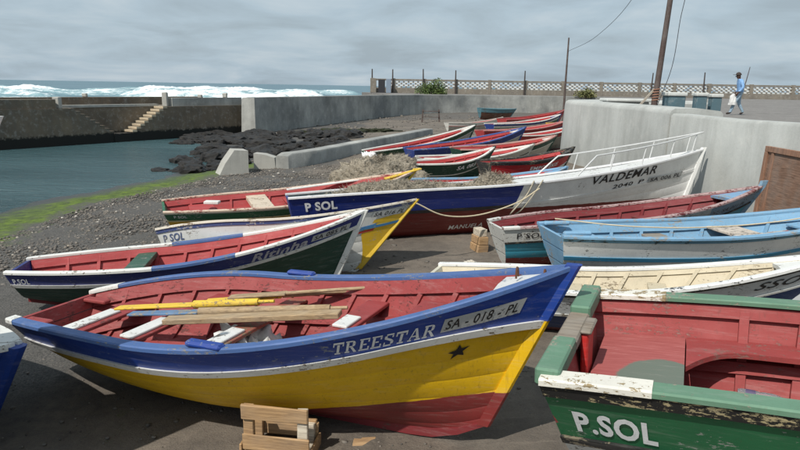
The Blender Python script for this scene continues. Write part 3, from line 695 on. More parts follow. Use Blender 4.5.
# --- big white boat with blue quarter
b = Boat(BP['V'], 'large_fishing_boat', 'large white boat lettered VALDEMAR with a blue stern quarter and dark red bottom', n=46)
WV = (234, 234, 231)
VQ = paint(WV, .12, (150, 140, 130), .45, second=(28, 48, 122), plane=(1, 0, -.32, -.43)); VR = paint(WV, .12, (150, 140, 130), .45, second=(40, 38, 40), plane=(1, 0, -.32, -.45))
b.hull([('topside_strake', .36, .0, VQ), ('rub_rail', .06, .012, VR)], 6, paint(WV, .12, (150, 140, 130), .45, second=(118, 40, 36), plane=(.006, 0, 1, .55), dirt=.35))
b.gunwale(paint((214, 214, 214), .3, (110, 120, 150)), .03, .08, .035); b.transom(paint((28, 48, 122), .3), 4); b.interior(paint((150, 160, 160), .4)); b.ribs(paint((170, 170, 165), .4), 8, .05, .5, .05, .045); b.floor(.25, GREYWOOD, 6, .7, .03, .55)
b.thwart(.05, .3, .3, WHITE); b.thwart(.3, .2, .25, WHITE); b.deck(.5, paint((218, 218, 214), .35, (160, 150, 140)), .02, crown=.06, n=16); b.stem(paint(WV, .15, second=(118, 40, 36), plane=(.006, 0, 1, .55)), .08, .04, .06); b.keelbar(MAROON)
b.write('VALDEMAR', (.655, .02, .175, .845, .04, .21), INK, .008, bold=.012); b.write('2040', (.728, .27, .35, .785, .277, .353), INK, .008, bold=.012); b.write('P', (.803, .278, .353, .818, .28, .355), INK, .008, bold=.012)
b.patch('registration_plate', (.832, .285, .385, .945, .34, .455), PLATE, .018); b.write('SA 006 PL', (.838, .30, .37, .94, .355, .44), INK, .022, bold=.012)
b.write('P SOL', (.03, .09, .255, .095, .075, .235), CHALK, .008, bold=.04); b.write('MANUELA', (.345, .70, .79, .425, .68, .76), CHALK, .008, bold=.01)
RAILM = flat((206, 206, 204), .35, .2)
for side in (-1, 1):
    pts = []
    for q in np.linspace(.60, .985, 16):
        a = b.pt(q, 1., side); zz = a[2] + .04 + .34 * min(1, (q - .60) / .05) * (1 + .15 * (q - .6)); pts.append((a[0] + .12, side * max(abs(a[1]) - .05, .0), zz))
    tube('bow_rail', pts, .017, RAILM, b.root, 8)
    for q in (.70, .79, .88, .96):
        a = b.pt(q, 1., side); k_ = 1 + .15 * (q - .6); tube('stanchion', [(a[0], side * max(abs(a[1]) - .05, .01), a[2] + .02), (a[0] + .12, side * max(abs(a[1]) - .05, .01), a[2] + .04 + .34 * k_)], .013, RAILM, b.root, 8)
VB = b
# --- turquoise boat with maroon inside
b = Boat(BP['S'], 'fishing_boat', 'turquoise and white boat with maroon inside, its grey bow near the concrete wall', n=34)
b.hull([('sheer_strake', .21, .006, paint((206, 206, 200), .6, (120, 110, 100), second=(130, 158, 178), plane=(-1, 0, 0, -1.0))), ('rub_rail', .03, .022, BLACKR)], 4, paint((64, 158, 184), .3, (190, 190, 185), .5, second=(124, 46, 46), plane=(0, 0, 1, .20)))
b.gunwale(paint((176, 150, 146), .9, (124, 46, 48)), .025, .06, .03); b.transom(paint((206, 206, 200), .6), 3); b.interior(MAROON); b.ribs(MAROON, 10, .1, .88); b.stringer('inwale', .01, .1, MAROON, -.034, -.075); b.stringer('riser', .26, .32, MAROON, -.034, -.1); b.floor(.15, MAROON, 5, .4)
for q in (.15, .38, .6): b.thwart(q, .18, .22, MAROON)
b.deck(.84, paint((120, 158, 190), .8, (170, 170, 165)), .015); b.stem(paint((120, 150, 170), .7), .07, .05, .1); b.keelbar(MAROON); b.write('P SOL', (.04, .075, .165, .13, .075, .165), INK, .013, bold=.005, shear=.1); b.write('SA 011 PL', (.80, .10, .16, .93, .12, .18), INK, .013)
b.gunwale(paint((206, 206, 200), .7), .03, .07, .036, S=np.linspace(0, .05, 4), name='corner_cap')
SB = b
# --- light blue boat
b = Boat(BP['K'], 'fishing_boat', 'weathered light blue boat with white hull and turquoise stripe', n=36)
LB = paint((122, 164, 194), .6, (176, 176, 172), .65); WC = paint((232, 233, 230), .32, (120, 118, 114), .6)
b.hull([('sheer_strake', .05, .012, paint((96, 140, 160), .6, (60, 80, 80))), ('topside_strake', .215, .0, WC), ('rub_rail', .055, .02, paint((56, 140, 178), .3, (190, 190, 185)))], 4, WC)
b.gunwale(LB, .028, .075, .032); b.transom(LB, 3); b.interior(LB); b.ribs(LB, 9, .12, .88); b.stringer('inwale', .01, .13, LB, -.034, -.075); b.stringer('riser', .26, .32, paint((176, 176, 168), .8, (190, 80, 80)), -.034, -.1); b.floor(.17, GREYWOOD, 5, .4)
b.thwart(.10, .08, .3, LB); b.thwart(.34, .16, .3, GREYWOOD); b.thwart(.55, .10, .45, paint((200, 186, 170), .8)); b.thwart(.75, .16, .2, LB)
b.deck(.86, LB, .015); b.stem(LB); b.keelbar(WHITE); 
a = b.pt(0., 1., 1); [box('quarter_knee', a[0] + .05, a[0] + .42, sd_ * (a[1] - .12) - .045, sd_ * (a[1] - .12) + .045, a[2] + .0, a[2] + .06, LB, b.root, .02) for sd_ in (-1, 1)]
KB = b
# --- white/grey boat with cream inside
b = Boat(BP['D'], 'fishing_boat', 'white and grey boat with cream inside and dark blue lower hull', n=36)
CREAM = paint((196, 184, 158), .5, (150, 135, 110), .65); GREYH = paint((190, 194, 196), .4, (120, 120, 120), .5)
b.hull([('rub_strip', .035, .016, BLACKR), ('sheer_strake', .22, .0, GREYH), ('rub_rail', .03, .02, paint((226, 226, 222), .5))], 4, paint((30, 56, 104), .3, (120, 120, 130), .5, second=(90, 40, 44), plane=(0, 0, 1, .12)))
b.gunwale(paint((228, 228, 224), .5, (60, 58, 56)), .03, .075, .034); b.transom(paint((206, 200, 180), .5), 3); b.interior(CREAM); b.ribs(CREAM, 10, .1, .88); b.stringer('inwale', .01, .07, CREAM, -.034, -.06); b.stringer('riser', .24, .3, CREAM, -.034, -.1); b.floor(.13, wood_mat((170, 150, 118), .3), 5, .42)
for q in (.12, .4, .62): b.thwart(q, .15, .2, CREAM)
b.deck(.86, WHITE, .015); b.stem(GREYH); b.keelbar(INK); b.write('SSO', (.82, .075, .17, .925, .10, .20), INK, .006, bold=.01, shear=.1)
DB = b
# --- boat cut by the left edge, and an unseen big one added beside it to throw shade
b = Boat(dict(L=4.4, B=1.5, Bt=1.0, hs=.72, hm=.68, hb=1.02, rs=.55, rt=.1, kr=.12, x=-5.04, y=5.52, z=-.48, head=-.38, trim=0, heel=0.0), 'fishing_boat', 'boat with a rounded white bow deck and blue side, next to the yellow hull', n=30)
b.hull([('sheer_strake', .2, .01, BLUE), ('rub_rail', .05, .03, WHITE)], 4, paint((34, 60, 120), .3))
b.gunwale(WHITE, .05, .14, .05); b.transom(BLUE, 3); b.interior(RED); b.ribs(RED, 8, .1, .88); b.stringer('inwale', .01, .1, RED, -.034, -.075); b.stringer('riser', .28, .34, RED, -.034, -.1); b.floor(.15, RED, 5, .4)
for q in (.3, .5, .7): b.thwart(q, .2, .2, RED)
b.deck(.84, WHITE, -.012); b.stem(BLUE, .12, .06, 0.02); b.keelbar(MAROON)
b = Boat(dict(L=7.5, B=2.2, Bt=1.5, hs=1.7, hm=1.8, hb=2.75, rs=.7, rt=.15, kr=.14, x=-6.12, y=2.91, z=-.42, head=.28, trim=0, heel=0.0), 'large_fishing_boat', 'unseen tall white boat with blue rail, added beside the blue bow to shade the sand', n=26)
b.hull([('sheer_strake', .25, .01, BLUE), ('rub_rail', .06, .03, WHITE)], 5, WHB)
b.gunwale(WHITE); b.transom(BLUE, 4); b.interior(WHITE); b.floor(.35, GREYWOOD, 5, .6); b.thwart(.3, .3, .3, WHITE); b.thwart(.6, .3, .3, WHITE); b.deck(.7, WHITE); b.stem(WHITE); b.keelbar(MAROON)

# --- the boats higher up the beach
def far_boat(stern, bow, zs, zb, B, label, bands, hullm, gun, inner, deckm=None, hs=.7, hb=1.05, seats=(.2, .42, .62, .8), text=None, name='fishing_boat', kr=.12):
    (x0, y0), (x1, y1) = stern, bow; L = math.hypot(x1 - x0, y1 - y0); hd = math.atan2(y1 - y0, x1 - x0)
    tr = math.asin(max(-.2, min(.2, ((zb - zs) - (hb - hs)) / L))); xm, ym = (x0 + x1) / 2, (y0 + y1) / 2
    zc = (zs + zb) / 2 - (hs + hb) / 2
    b = Boat(dict(L=L, B=B, Bt=B * .62, hs=hs, hm=hs * .98, hb=hb, rs=.6, rt=.12, kr=kr, x=xm, y=ym, z=zc, head=hd, trim=tr, heel=random.uniform(-.04, .04)), name, label, 'boats drawn up on the upper beach', n=22)
    b.hull(bands, 3, hullm); b.gunwale(gun, .03, .07, .04); b.transom(bands[0][3], 2); b.interior(inner); b.ribs(inner, 8, .1, .86, .05); b.stringer('inwale', .01, .1, inner, -.034, -.075); b.stringer('riser', .26, .33, inner, -.034, -.1); b.floor(.15, inner, 4, B * .3)
    for q in seats: b.thwart(q, .16, .2, inner)
    b.deck(.88, deckm or inner, .015); b.stem(bands[0][3], .07, .04, .05); b.keelbar(MAROON)
    if text: b.write(text[0], text[1], CHALK, text[2], bold=.02)
    return b
P_ = paint
RF = P_((176, 58, 58), .3, (150, 90, 84), .6); LBF = P_((120, 164, 196), .6, (180, 176, 170)); GR_ = P_((178, 174, 164), .5, (120, 110, 100)); DG = P_((18, 62, 48), .3, (120, 130, 120)); BL = P_((34, 60, 132), .35, (160, 160, 165)); BRED = P_((178, 30, 36), .2, (120, 60, 55)); WF = P_((222, 220, 212), .4, (140, 128, 112)); TE = P_((84, 128, 140), .5, (120, 90, 70))
far_boat((.1, 14.5), (4.1, 15.9), .45, .68, 1.3, 'light blue boat with red inside lying behind the large white boat', [('sheer_strake', .2, .01, LBF), ('rub_rail', .04, .025, WF)], WF, LBF, RF, LBF)
far_boat((2.15, 16.5), (4.85, 18.0), .72, .98, 1.1, 'small bright red boat with black rail and white name beside the concrete wall', [('rub_strip', .06, .014, BLACKR), ('sheer_strake', .27, .0, BRED), ('rub_rail', .03, .02, WF)], WF, BLACKR, RF, BLACKR, .8, 1.05, text=('EMPOVEKIS', (.38, .12, .22, .74, .13, .24), .007))
far_boat((.15, 18.45), (2.9, 20), .42, .78, 1.2, 'dark green boat with white lettering behind the heap of netting', [('sheer_strake', .32, .01, DG), ('rub_rail', .03, .02, WF)], DG, WF, RF, None, text=('SA 083 L', (.46, .08, .2, .78, .1, .23), .016))
far_boat((.6, 20.4), (4.5, 21.9), .38, .72, 1.25, 'grey hulled boat with red inside next to the dark green boat', [('sheer_strake', .22, .01, GR_), ('rub_rail', .03, .02, BLACKR)], GR_, WF, RF, WF)
far_boat((1.9, 22.6), (5.9, 24.6), .48, .86, 1.25, 'white railed boat with red inside, bow tucked behind the concrete wall corner', [('sheer_strake', .2, .01, DG), ('rub_rail', .03, .02, WF)], GR_, P_((190, 150, 140), .6, (176, 58, 58)), RF, WF)
far_boat((.3, 24.1), (5.2, 27), .3, 1.0, 1.3, 'boat with a raised navy blue bow and red inside', [('sheer_strake', .24, .01, BL), ('rub_rail', .03, .025, WF)], GR_, P_((60, 86, 150), .6, (190, 190, 190)), RF, WF)
far_boat((-1.35, 26), (3.4, 29), .0, .95, 1.3, 'long green boat with white gunwale and pale grey bottom beside the low concrete wall', [('sheer_strake', .2, .01, P_((30, 76, 52), .3)), ('rub_rail', .03, .02, WF)], GR_, WF, RF, WF)
far_boat((4.2, 28.2), (8.2, 30.5), .55, .9, 1.3, 'boat with white gunwale and worn red inside, second beyond the blue bow', [('sheer_strake', .2, .01, RF), ('rub_rail', .03, .02, WF)], GR_, WF, RF)
far_boat((3.7, 30.6), (8.4, 33), .6, 1.0, 1.3, 'red boat with pinkish worn gunwale lying between white railed boats', [('sheer_strake', .2, .01, RF), ('rub_rail', .03, .02, P_((60, 86, 150), .4))], BL, P_((196, 130, 124), .6), RF)
far_boat((4.7, 34.6), (9.2, 37.5), .7, 1.15, 1.35, 'boat with blue, white and green stripes over a red hull', [('sheer_strake', .1, .01, BL), ('white_strake', .1, .006, WF), ('rub_rail', .12, .012, P_((40, 120, 84), .3))], P_((188, 56, 48), .3), WF, RF, BL)
far_boat((8.0, 35.0), (11.0, 36.6), .75, 1.05, 1.1, 'small yellow boat showing beside the corner of the concrete wall', [('sheer_strake', .25, .01, P_((214, 164, 50), .3)), ('rub_rail', .03, .02, WF)], P_((214, 164, 50), .3), P_((214, 164, 50), .3), P_((214, 164, 50), .3))
far_boat((6.0, 39), (10.6, 42.5), .75, 1.25, 1.35, 'red boat with dark rail, farthest in the row before the small beached boat', [('sheer_strake', .2, .01, RF), ('rub_rail', .03, .02, BL)], GR_, P_((150, 80, 76), .4), RF)
far_boat((6.5, 55), (9.8, 56), .9, .85, 1.5, 'teal and brown boat standing alone near the sea wall', [('sheer_strake', .3, .01, TE), ('rub_rail', .03, .02, BLACKR)], P_((96, 66, 54), .5), TE, TE, TE, .95, 1.0)
far_boat((3.0, 43.5), (7.0, 45), .25, .6, 1.2, 'pale worn boat lying low beyond the striped boat', [('sheer_strake', .2, .01, WF), ('rub_rail', .03, .02, RF)], GR_, GR_, RF)

# ---------------------------------------------------------------- things in and around the boats
def plank_thing(name, a, b, wd, th, mat, label, cat, group=None, upv=(0, 0, 1)):
    return tag(bar(name, a, b, wd, th, mat, None, .006, upv), label, cat, group)
OARW = wood_mat((186, 160, 122), .3)
def oar(a, b, label, shaft_m, blade_m, blade_len=.75, r=.024):
    a = np.array(a, float); b = np.array(b, float); d = (b - a); L = np.linalg.norm(d); d /= L
    o = thing('oar', label, 'oar', tuple(a), group='oars laid in the foreground boat')
    q = lambda t: d * t
    tube('shaft', [q(0), q(L - blade_len)], [r * .85, r], shaft_m, o, 8)
    bar('blade', q(L - blade_len), q(L), .11, .022, blade_m, o, .006); tube('grip', [q(-.16), q(.0)], [.016, .018], shaft_m, o, 8); return o
TM = TB.root.matrix_basis; TI = TM.inverted()
def rest(x, y, lift, yaw=None):
    """point at (x, y) seen from above, lying on the seats of the foreground boat"""
    q = TI @ Vector((x, y, .45)); q.z = .645 + .084 * (q.x + 1.05) + lift; return TM @ q
oar(rest(-.60, 5.42, .05), rest(-2.6, 5.86, .05), 'long oar with a blue blade and bare wood shaft inside the foreground boat', OARW, P_((90, 124, 160), .8, (170, 160, 140)), .75, .042)
oar(rest(-1.3, 5.68, .10), rest(-2.83, 6.10, .06), 'oar painted yellow along most of its length inside the foreground boat', YWOOD, YWOOD, .9, .042)
oar(rest(-.30, 6.02, .03), rest(-1.95, 6.16, .03), 'slim pale oar with a yellow band lying along the red planking', OARW, YWOOD, .8, .022)
oar(rest(-.28, 5.93, .075), rest(-1.7, 6.12, .06), 'slim bare wood oar beside the yellow banded one', OARW, OARW, .6, .02)
plank_thing('timber', rest(-.5, 5.28, .03), rest(-2.15, 5.58, .03), .13, .05, OARW, 'squared bare timber lying across the seats beside the blue bladed oar', 'timber')
for q, ya, yb, lb in ((.12, -.42, .20, 'white painted board on the rearmost seat of the foreground boat'), (.30, -.55, -.02, 'white painted board lying across the boat under the blue bladed oar'), (.47, -.62, -.10, 'white painted board beside the crumpled white sheet'), (.66, -.05, .22, 'short white board on the seat nearest the name lettering')):
    zt_ = float(TB.sheer(q)) - .18 + .0145; xt_ = float(TB.xat(q, zt_)); plank_thing('seat_board', TM @ Vector((xt_, ya, zt_)), TM @ Vector((xt_, yb, zt_)), .14, .025, P_((216, 216, 212), .35, (150, 140, 125)), lb, 'board')
# crumpled white sheet in the bottom of the boat
def lump(name, loc, rx, ry, rz, mat, n=20, amp=.25, seed=1, fr=2.2, flatb=True, rough_=.8, oc=4):
    from mathutils import noise as mn
    V = []; m_ = n * 2
    for i in range(n + 1):
        th = math.pi / 2 * i / n if flatb else math.pi * i / n
        for j in range(m_):
            ph_ = 2 * math.pi * j / m_; d = Vector((math.sin(th) * math.cos(ph_), math.sin(th) * math.sin(ph_), math.cos(th)))
            k = 1 + amp * mn.fractal(d * fr + Vector((seed * 7.3, seed * 3.1, seed)), rough_, 2.1, oc)
            V.append((d.x * k * rx, d.y * k * ry, d.z * k * rz))
    o = mesh(name, V, grid_faces(n + 1, m_, True), mat, None, 0); o.location = loc; return o
tag(lump('sheet', (-1.35, 5.5, .0), .40, .36, .42, flat((206, 206, 202), .7), 16, .5, 3, 2.5), 'crumpled white sheet in the bottom of the foreground boat', 'sheet')
# plastic bottle in the green boat
t = NT('clear_plastic'); t.done((.75, .8, .85, 1), .12, **{'Transmission Weight': .8, 'IOR': 1.2}); PET = t.m
bo = thing('plastic_bottle', 'clear plastic bottle with white cap lying in the green boat', 'bottle', GB.root.matrix_basis @ Vector((float(GB.xat(.235, .44)), float(GB.inner_half(.235, .46)) - .075, float(GB.sheer(.235)) - .58 + .045)), (0, R_(90), R_(-24)))
prof = [(.0, .002), (.036, .006), (.042, .03), (.042, .12), (.038, .14), (.042, .16), (.042, .22), (.03, .27), (.016, .30), (.015, .32)]
def lathe(name, prof, mat, parent, n=14):
    V = [(r * math.cos(2 * math.pi * k / n), r * math.sin(2 * math.pi * k / n), z) for r, z in prof for k in range(n)]
    return mesh(name, V, grid_faces(len(prof), n, True), mat, parent, 50)
lathe('bottle_body', prof, PET, bo); lathe('cap', [(.0, .345), (.018, .345), (.018, .318), (.0, .318)][::-1], flat((232, 232, 230), .5), bo); lathe('label_band', [(.0435, .05), (.0435, .11)], flat((90, 80, 110), .6), bo)
# wooden crate under the foreground boat
cr = thing('wooden_crate', 'rough wooden crate propping the bilge of the yellow hull', 'crate', (-.93, 4.45, -.29), (0, 0, R_(-8)))
CW = wood_mat((196, 160, 116), .25); CWL = wood_mat((226, 216, 196), .2)
H_ = .50
for y in (0, .26):
    hh = H_ if y == 0 else H_ - .22
    box('crate_board', -.27, .26, y - .012, y + .012, hh - .125, hh - .005, CW, cr, .006, .006); box('crate_board', -.26, .27, y - .012, y + .012, .12, .25, CW, cr, .006, .006)
for x, m_ in ((-.22, CW), (.21, CWL)):
    for y in (.035, .225): box('crate_post', x - .04, x + .04, y - .02, y + .02, 0, H_ - (.02 if y < .1 else .24), m_, cr, .005, .004)
for x in (-.28, .28): box('side_board', x - .01, x + .01, -.01, .27, .06, .16, CW, cr, .004)
tag(box('wood_chock', -.36, -.16, 4.62, 4.74, -.27, -.20, CW, None, .01, .015), 'thin splintered wood scrap lying beside the crate', 'scrap')
# chocks under the keels
def chock(loc, rot, label, n=2):
    o = thing('wood_chock', label, 'chock', loc, (0, 0, rot), 'wooden chocks under hulls')
    for k in range(n): box('block', -.10 + .02 * k, .10 - .01 * k, -.17, .17, k * .135, k * .135 + .13, CW, o, .01, .008)
    box('cross_block', -.06, .08, -.12, .14, n * .135, n * .135 + .12, CWL if n > 1 else CW, o, .008, .008)
chock((1.36, 10.62, ground(1.36, 10.62)), .3, 'stack of wood blocks beside the turquoise stern')
chock((2.6, 2.9, ground(2.6, 2.9)), -.4, 'wood blocks under the green boat', 1); chock((1.7, 3.6, ground(1.7, 3.6)), -.4, 'wood blocks under the notched stern of the green boat', 1)
# ropes
ROPE = flat((206, 190, 160), .9); ROPEB = flat((186, 178, 160), .9)
tag(tube('rope', spline([(.25, 9.72, .84), (.7, 9.9, .62), (1.3, 10.35, .55), (2.0, 10.9, .66), (2.5, 11.42, .84)], 8), .012, ROPE, None, 6), 'pale mooring rope slung from the yellow bow to the large white boat', 'rope')
rp_ = [VB.root.matrix_basis @ Vector(tuple(VB.sd(q, d, -1, .035))) for q, d in ((.505, -.06), (.50, .2), (.485, .45), (.47, .75))]
rp2 = [VB.root.matrix_basis @ Vector(tuple(VB.sd(q, d, -1, .04))) for q, d in ((.525, -.06), (.515, .22), (.50, .5), (.475, .72))]
tag(tube('rope', spline(rp_ + [Vector((1.75, 11.0, -.1))], 6), .016, ROPEB, None, 6), 'slack grey rope hanging over the side of the large white boat', 'rope', 'ropes over the side'); tag(tube('rope', spline(rp2 + [Vector((1.85, 11.1, -.05))], 6), .014, ROPEB, None, 6), 'second rope hanging beside the slack one on the large white boat', 'rope', 'ropes over the side')
kp = [KB.root.matrix_basis @ Vector(v) for v in ((-2.45, .2, .86), (-1.6, -.1, .80), (-.6, -.2, .78), (.6, -.1, .82), (1.9, 0, .98))]
tag(tube('rope', spline(kp, 6), .009, ROPE, None, 6), 'thin pale line stretched along inside the light blue boat', 'rope')
tp = [TB.root.matrix_basis @ Vector(v) for v in ((1.2, .62, .78), (1.36, .58, .86), (1.5, .5, .80), (1.5, .46, .66), (1.4, .5, .62))]
tag(tube('rope', spline(tp, 6), .007, flat((70, 60, 54), .9), None, 6), 'short dark rope end hanging inside the foreground bow', 'rope')

# nets
NETM = None
def net_mat():
    t = NT('fishing_net'); n = t.noise(9, 6, .75); n2 = t.noise(60, 4, .8, stretch=(1, 1, .4)); b_ = t.mix(t.ramp(n, .35, .7), c(172, 160, 140), c(208, 198, 180)); b_ = t.mix(t.ramp(n2, .45, .7, 0, .45), b_, c(140, 128, 112))
    return t.done(b_, .95, t.math('ADD', n2, n), 1., .05)
NETM = net_mat()
def net_heap(loc, rx, ry, rz, rotz, label, seed, fib=1500):
    o = thing('net_heap', label, 'fishing net', loc, (0, 0, rotz)); body = lump('net_body', (0, 0, 0), rx, ry, rz, NETM, 54, .20, seed, 2.4, rough_=.55, oc=7); body.parent = o
    vv = np.array([v.co[:] for v in body.data.vertices]); V = []; F = []; r_ = np.random.default_rng(seed)
    for k in range(fib):
        p0 = vv[r_.integers(len(vv))]; d = r_.normal(0, 1, 3); d[2] *= .5; d /= np.linalg.norm(d); ln = r_.uniform(.05, .16); p1 = p0 + d * ln; nrm = np.array((p0[0] / rx ** 2, p0[1] / ry ** 2, p0[2] / rz ** 2 + .1)); nrm /= np.linalg.norm(nrm)
        m0 = (p0 + p1) / 2 + nrm * r_.uniform(.005, .03); s_ = np.cross(d, nrm) * .004; i = len(V); V += [p0 - s_, p0 + s_, m0 + s_, m0 - s_, p1 + s_, p1 - s_]; F += [(i, i + 1, i + 2, i + 3), (i + 3, i + 2, i + 4, i + 5)]
    tag(mesh('net_strands', V, F, NETM, o), kind='stuff'); return o
net_heap((-.55, 16.75, ground(-.5, 16.7) - .05), 1.35, .85, 1.06, .1, 'big tan heap of fishing net piled on the beach', 5, 9000)
m_ = VB.root.matrix_basis @ Vector((-2.2, .15, .55)); net_heap(m_, 1.75, .62, .54, .24, 'long heap of pale net filling the stern of the large white boat', 9, 9000)
m_ = VB.root.matrix_basis @ Vector((-.3, .15, .6)); net_heap(m_, .7, .5, .52, .24, 'small grey tangle of net just forward of the long heap', 12, 3000)
lp = VB.root.matrix_basis @ Vector((-3.75, -.3, .98))
# litter near the green and yellow boat
for k, (x, y, col, lb, sz) in enumerate(((-1.4, 15.6, (228, 228, 226), 'white plastic bag caught beside the net heap', .2), (-.8, 15.3, (186, 130, 70), 'orange net bag lying by the bow of the green and yellow boat', .28), (-2.2, 15.8, (214, 210, 200), 'pale cloth bundle on the beach behind the green and yellow boat', .22), (-1.25, 25.2, (232, 232, 232), 'white rag hanging at the stern of the long green boat', .3), (-.1, 15.1, (206, 190, 120), 'yellowish bundle at the bow of the green and yellow boat', .2))):
    tag(lump('litter', (x, y, ground(x, y) + (.62 if k in (0, 1, 2, 4) else .35) * (0 if k == 3 else .0) - .02), sz * 1.3, sz, sz * (1.1 if k != 3 else 1.6), flat(col, .8), 10, .5, k + 20, 2.5), lb, 'litter')
plank_thing('plank', (-2.5, 13.9, .34), (-.9, 14.55, .5), .12, .03, WHITE, 'white plank resting across the green and yellow boat', 'plank')
plank_thing('oar', (-.35, 14.15, .58), (.45, 14.5, .78), .12, .03, YWOOD, 'yellow oar blade sticking up at the bow of the green and yellow boat', 'oar')
tag(box('foam_block', -3.98, -3.68, 12.72, 12.9, .20, .26, WHITE, None, .01), 'small white board set on the stern of the green and yellow boat', 'board')

for k, (x, y, lx, ly, col, lb) in enumerate(((-2.55, 4.52, .16, .06, (214, 214, 210), 'flattened white wrapper on the shaded sand near the blue bow'), (.95, 9.4, .12, .07, (90, 140, 150), 'bleached blue scrap of plastic on the sand below the yellow bow'), (-.55, 4.28, .12, .05, (150, 104, 60), 'dry brown leaf like scrap beside the crate'), (1.15, 9.9, .1, .08, (198, 190, 176), 'pale crushed cup on the sand beside the wood blocks'), (-4.3, 10.4, .14, .08, (96, 150, 110), 'green plastic scrap on the gravel beside the white stern'))):
    tag(lump('litter', (x, y, ground(x, y) - .004), lx, ly, .035, flat(col, .7), 8, .6, k + 60, 3.), lb, 'litter')
# wooden panel leaning on the wall
PANW = wood_mat((164, 124, 100), .2, 2); pn = thing('framed_hatch_cover', 'brown framed wooden board leaning on the concrete wall', 'board', (6.42, 9.6, ground(6.4, 9.6)), (0, R_(3), R_(-2)))
box('panel_board', -.02, .01, .1, 1.82, .1, 1.42, wood_mat((150, 118, 98), .3, 1), pn, .004)
box('frame_rail', -.05, .03, 0, 1.92, 1.42, 1.52, PANW, pn, .006); box('frame_rail', -.05, .03, 0, 1.92, 0, .1, PANW, pn, .006); box('frame_stile', -.05, .03, 1.82, 1.92, .102, 1.418, PANW, pn, .006); box('frame_stile', -.05, .03, 0, .1, .102, 1.418, PANW, pn, .006); box('inner_stile', -.04, .0, 1.62, 1.70, .102, 1.418, PANW, pn, .005)

# teal blocks, poles on the road
TEAL = concrete((84, 112, 122), (70, 96, 106), .2); TOPW = concrete((206, 208, 204), (186, 188, 184), .2)
for x, y, s_, h_, lb in ((10.15, 24.4, .62, .90, 'widest teal concrete block with white top, beside the leaning pole'), (11.85, 26.0, .40, .9, 'middle teal concrete block with white top on the roadside'), (12.55, 26.2, .38, .86, 'teal concrete block with white top beside the walking man'), (14.6, 31.5, .4, .8, 'small grey concrete block behind the walking man')):
    o = thing('concrete_block', lb, 'block', (x, y, ROAD)); box('block_body', -s_ / 2, s_ / 2, -s_ / 2, s_ / 2, .002, h_ - .14, TEAL if 'teal' in lb else CONC, o, .02); box('block_cap', -s_ / 2 - .05, s_ / 2 + .05, -s_ / 2 - .05, s_ / 2 + .05, h_ - .139, h_, TOPW, o, .03)
sb_ = thing('low_slab', 'low pale concrete slab behind the broad wall top', 'slab', (8.9, 26.0, ROAD)); box('slab_top', -.9, .9, -.5, .5, .50, .62, TOPW, sb_, .03); box('slab_base', -.8, .8, -.4, .4, .002, .499, CONC, sb_, .02)
POLEW = wood_mat((92, 76, 72), .25, 2)
po = thing('utility_pole', 'tall leaning wooden utility pole behind the concrete wall', 'pole', (9.25, 24.0, ROAD))
tube('pole_shaft', [(0, 0, 0), (.08, 0, 1.3), (.2, 0, 3.5), (.5, 0, 9)], [.115, .105, .095, .08], POLEW, po, 12)
tube('cable', spline([(.28, -.15, 9), (.72, -.1, 5), (.62, -.1, 3.4), (.5, -.1, 1.8), (.1, -.1, .4)], 6), .012, flat((60, 60, 64), .7), po); tube('rope_wrap', [(.05 + .125 * math.cos(k * .8), .125 * math.sin(k * .8), .55 + k * .012) for k in range(40)], .02, flat((150, 110, 90), .9), po)
bar('brace', (-.75, 0, .1), (.02, 0, 1.05), .07, .07, wood_mat((190, 180, 165), .4), po)
tp_ = thing('thin_pole', 'thin bare pole rising by the corner of the concrete wall', 'pole', (11.2, 45, ground(7, 45) - .3)); tube('pole_shaft', [(0, 0, 0), (-.02, 0, 3), (0, 0, 6.6)], [.09, .075, .05], POLEW, tp_, 8)
tag(tube('wire', spline([(11.2, 45, 5.1), (11.05, 38, 5.6), (10.4, 30, 7.0), (9.75, 24, 10.4)], 8), .012, flat((70, 70, 74), .7), None, 5), 'overhead wire running from the thin pole to the leaning pole', 'wire')

# low concrete wall and blocks by the water
lw = spline([(-4.9, 25.0), (-4.0, 26.6), (-2.4, 31), (-.6, 36), (1.4, 41.5)], 6)
def prof_low(u, q):
    g_ = ground(q[0], q[1]); tz = -.02 if u > .02 else -.12; return [(-.03, g_ - .4), (0, tz - .04), (.05, tz), (.6, tz), (.64, tz - .05), (.66, g_ - .4)]
tag(path_wall('low_wall', lw, prof_low, CONC_D), 'low curved concrete wall running up the beach from the rocks', 'wall')
def wedge_block(name, loc, rot, prof_, dep, label):
    n = len(prof_); V = [(x, 0, z) for x, z in prof_] + [(x + .05, dep, z * .97) for x, z in prof_]
    F = [tuple(range(n)), tuple(range(n, 2 * n))[::-1]] + [(i, n + i, n + (i + 1) % n, (i + 1) % n) for i in range(n)]
    o = fix_normals(mesh(name, V, F, CONC_L)); o.location = loc; o.rotation_euler = (0, 0, rot); return tag(o, label, 'block')
gz = ground(-6.2, 23) - .1
wedge_block('concrete_block', (-6.5, 23.2, gz), .45, [(-.15, 0), (.95, 0), (.95, .95), (.45, .98), (.1, .5)], 1.1, 'pale wedge shaped concrete block at the water\'s edge'); wedge_block('concrete_block', (-5.75, 24.9, gz), .1, [(0, 0), (.85, 0), (.8, .55), (.4, .68), (0, .72)], .7, 'lower rough concrete block behind the wedge shaped one')

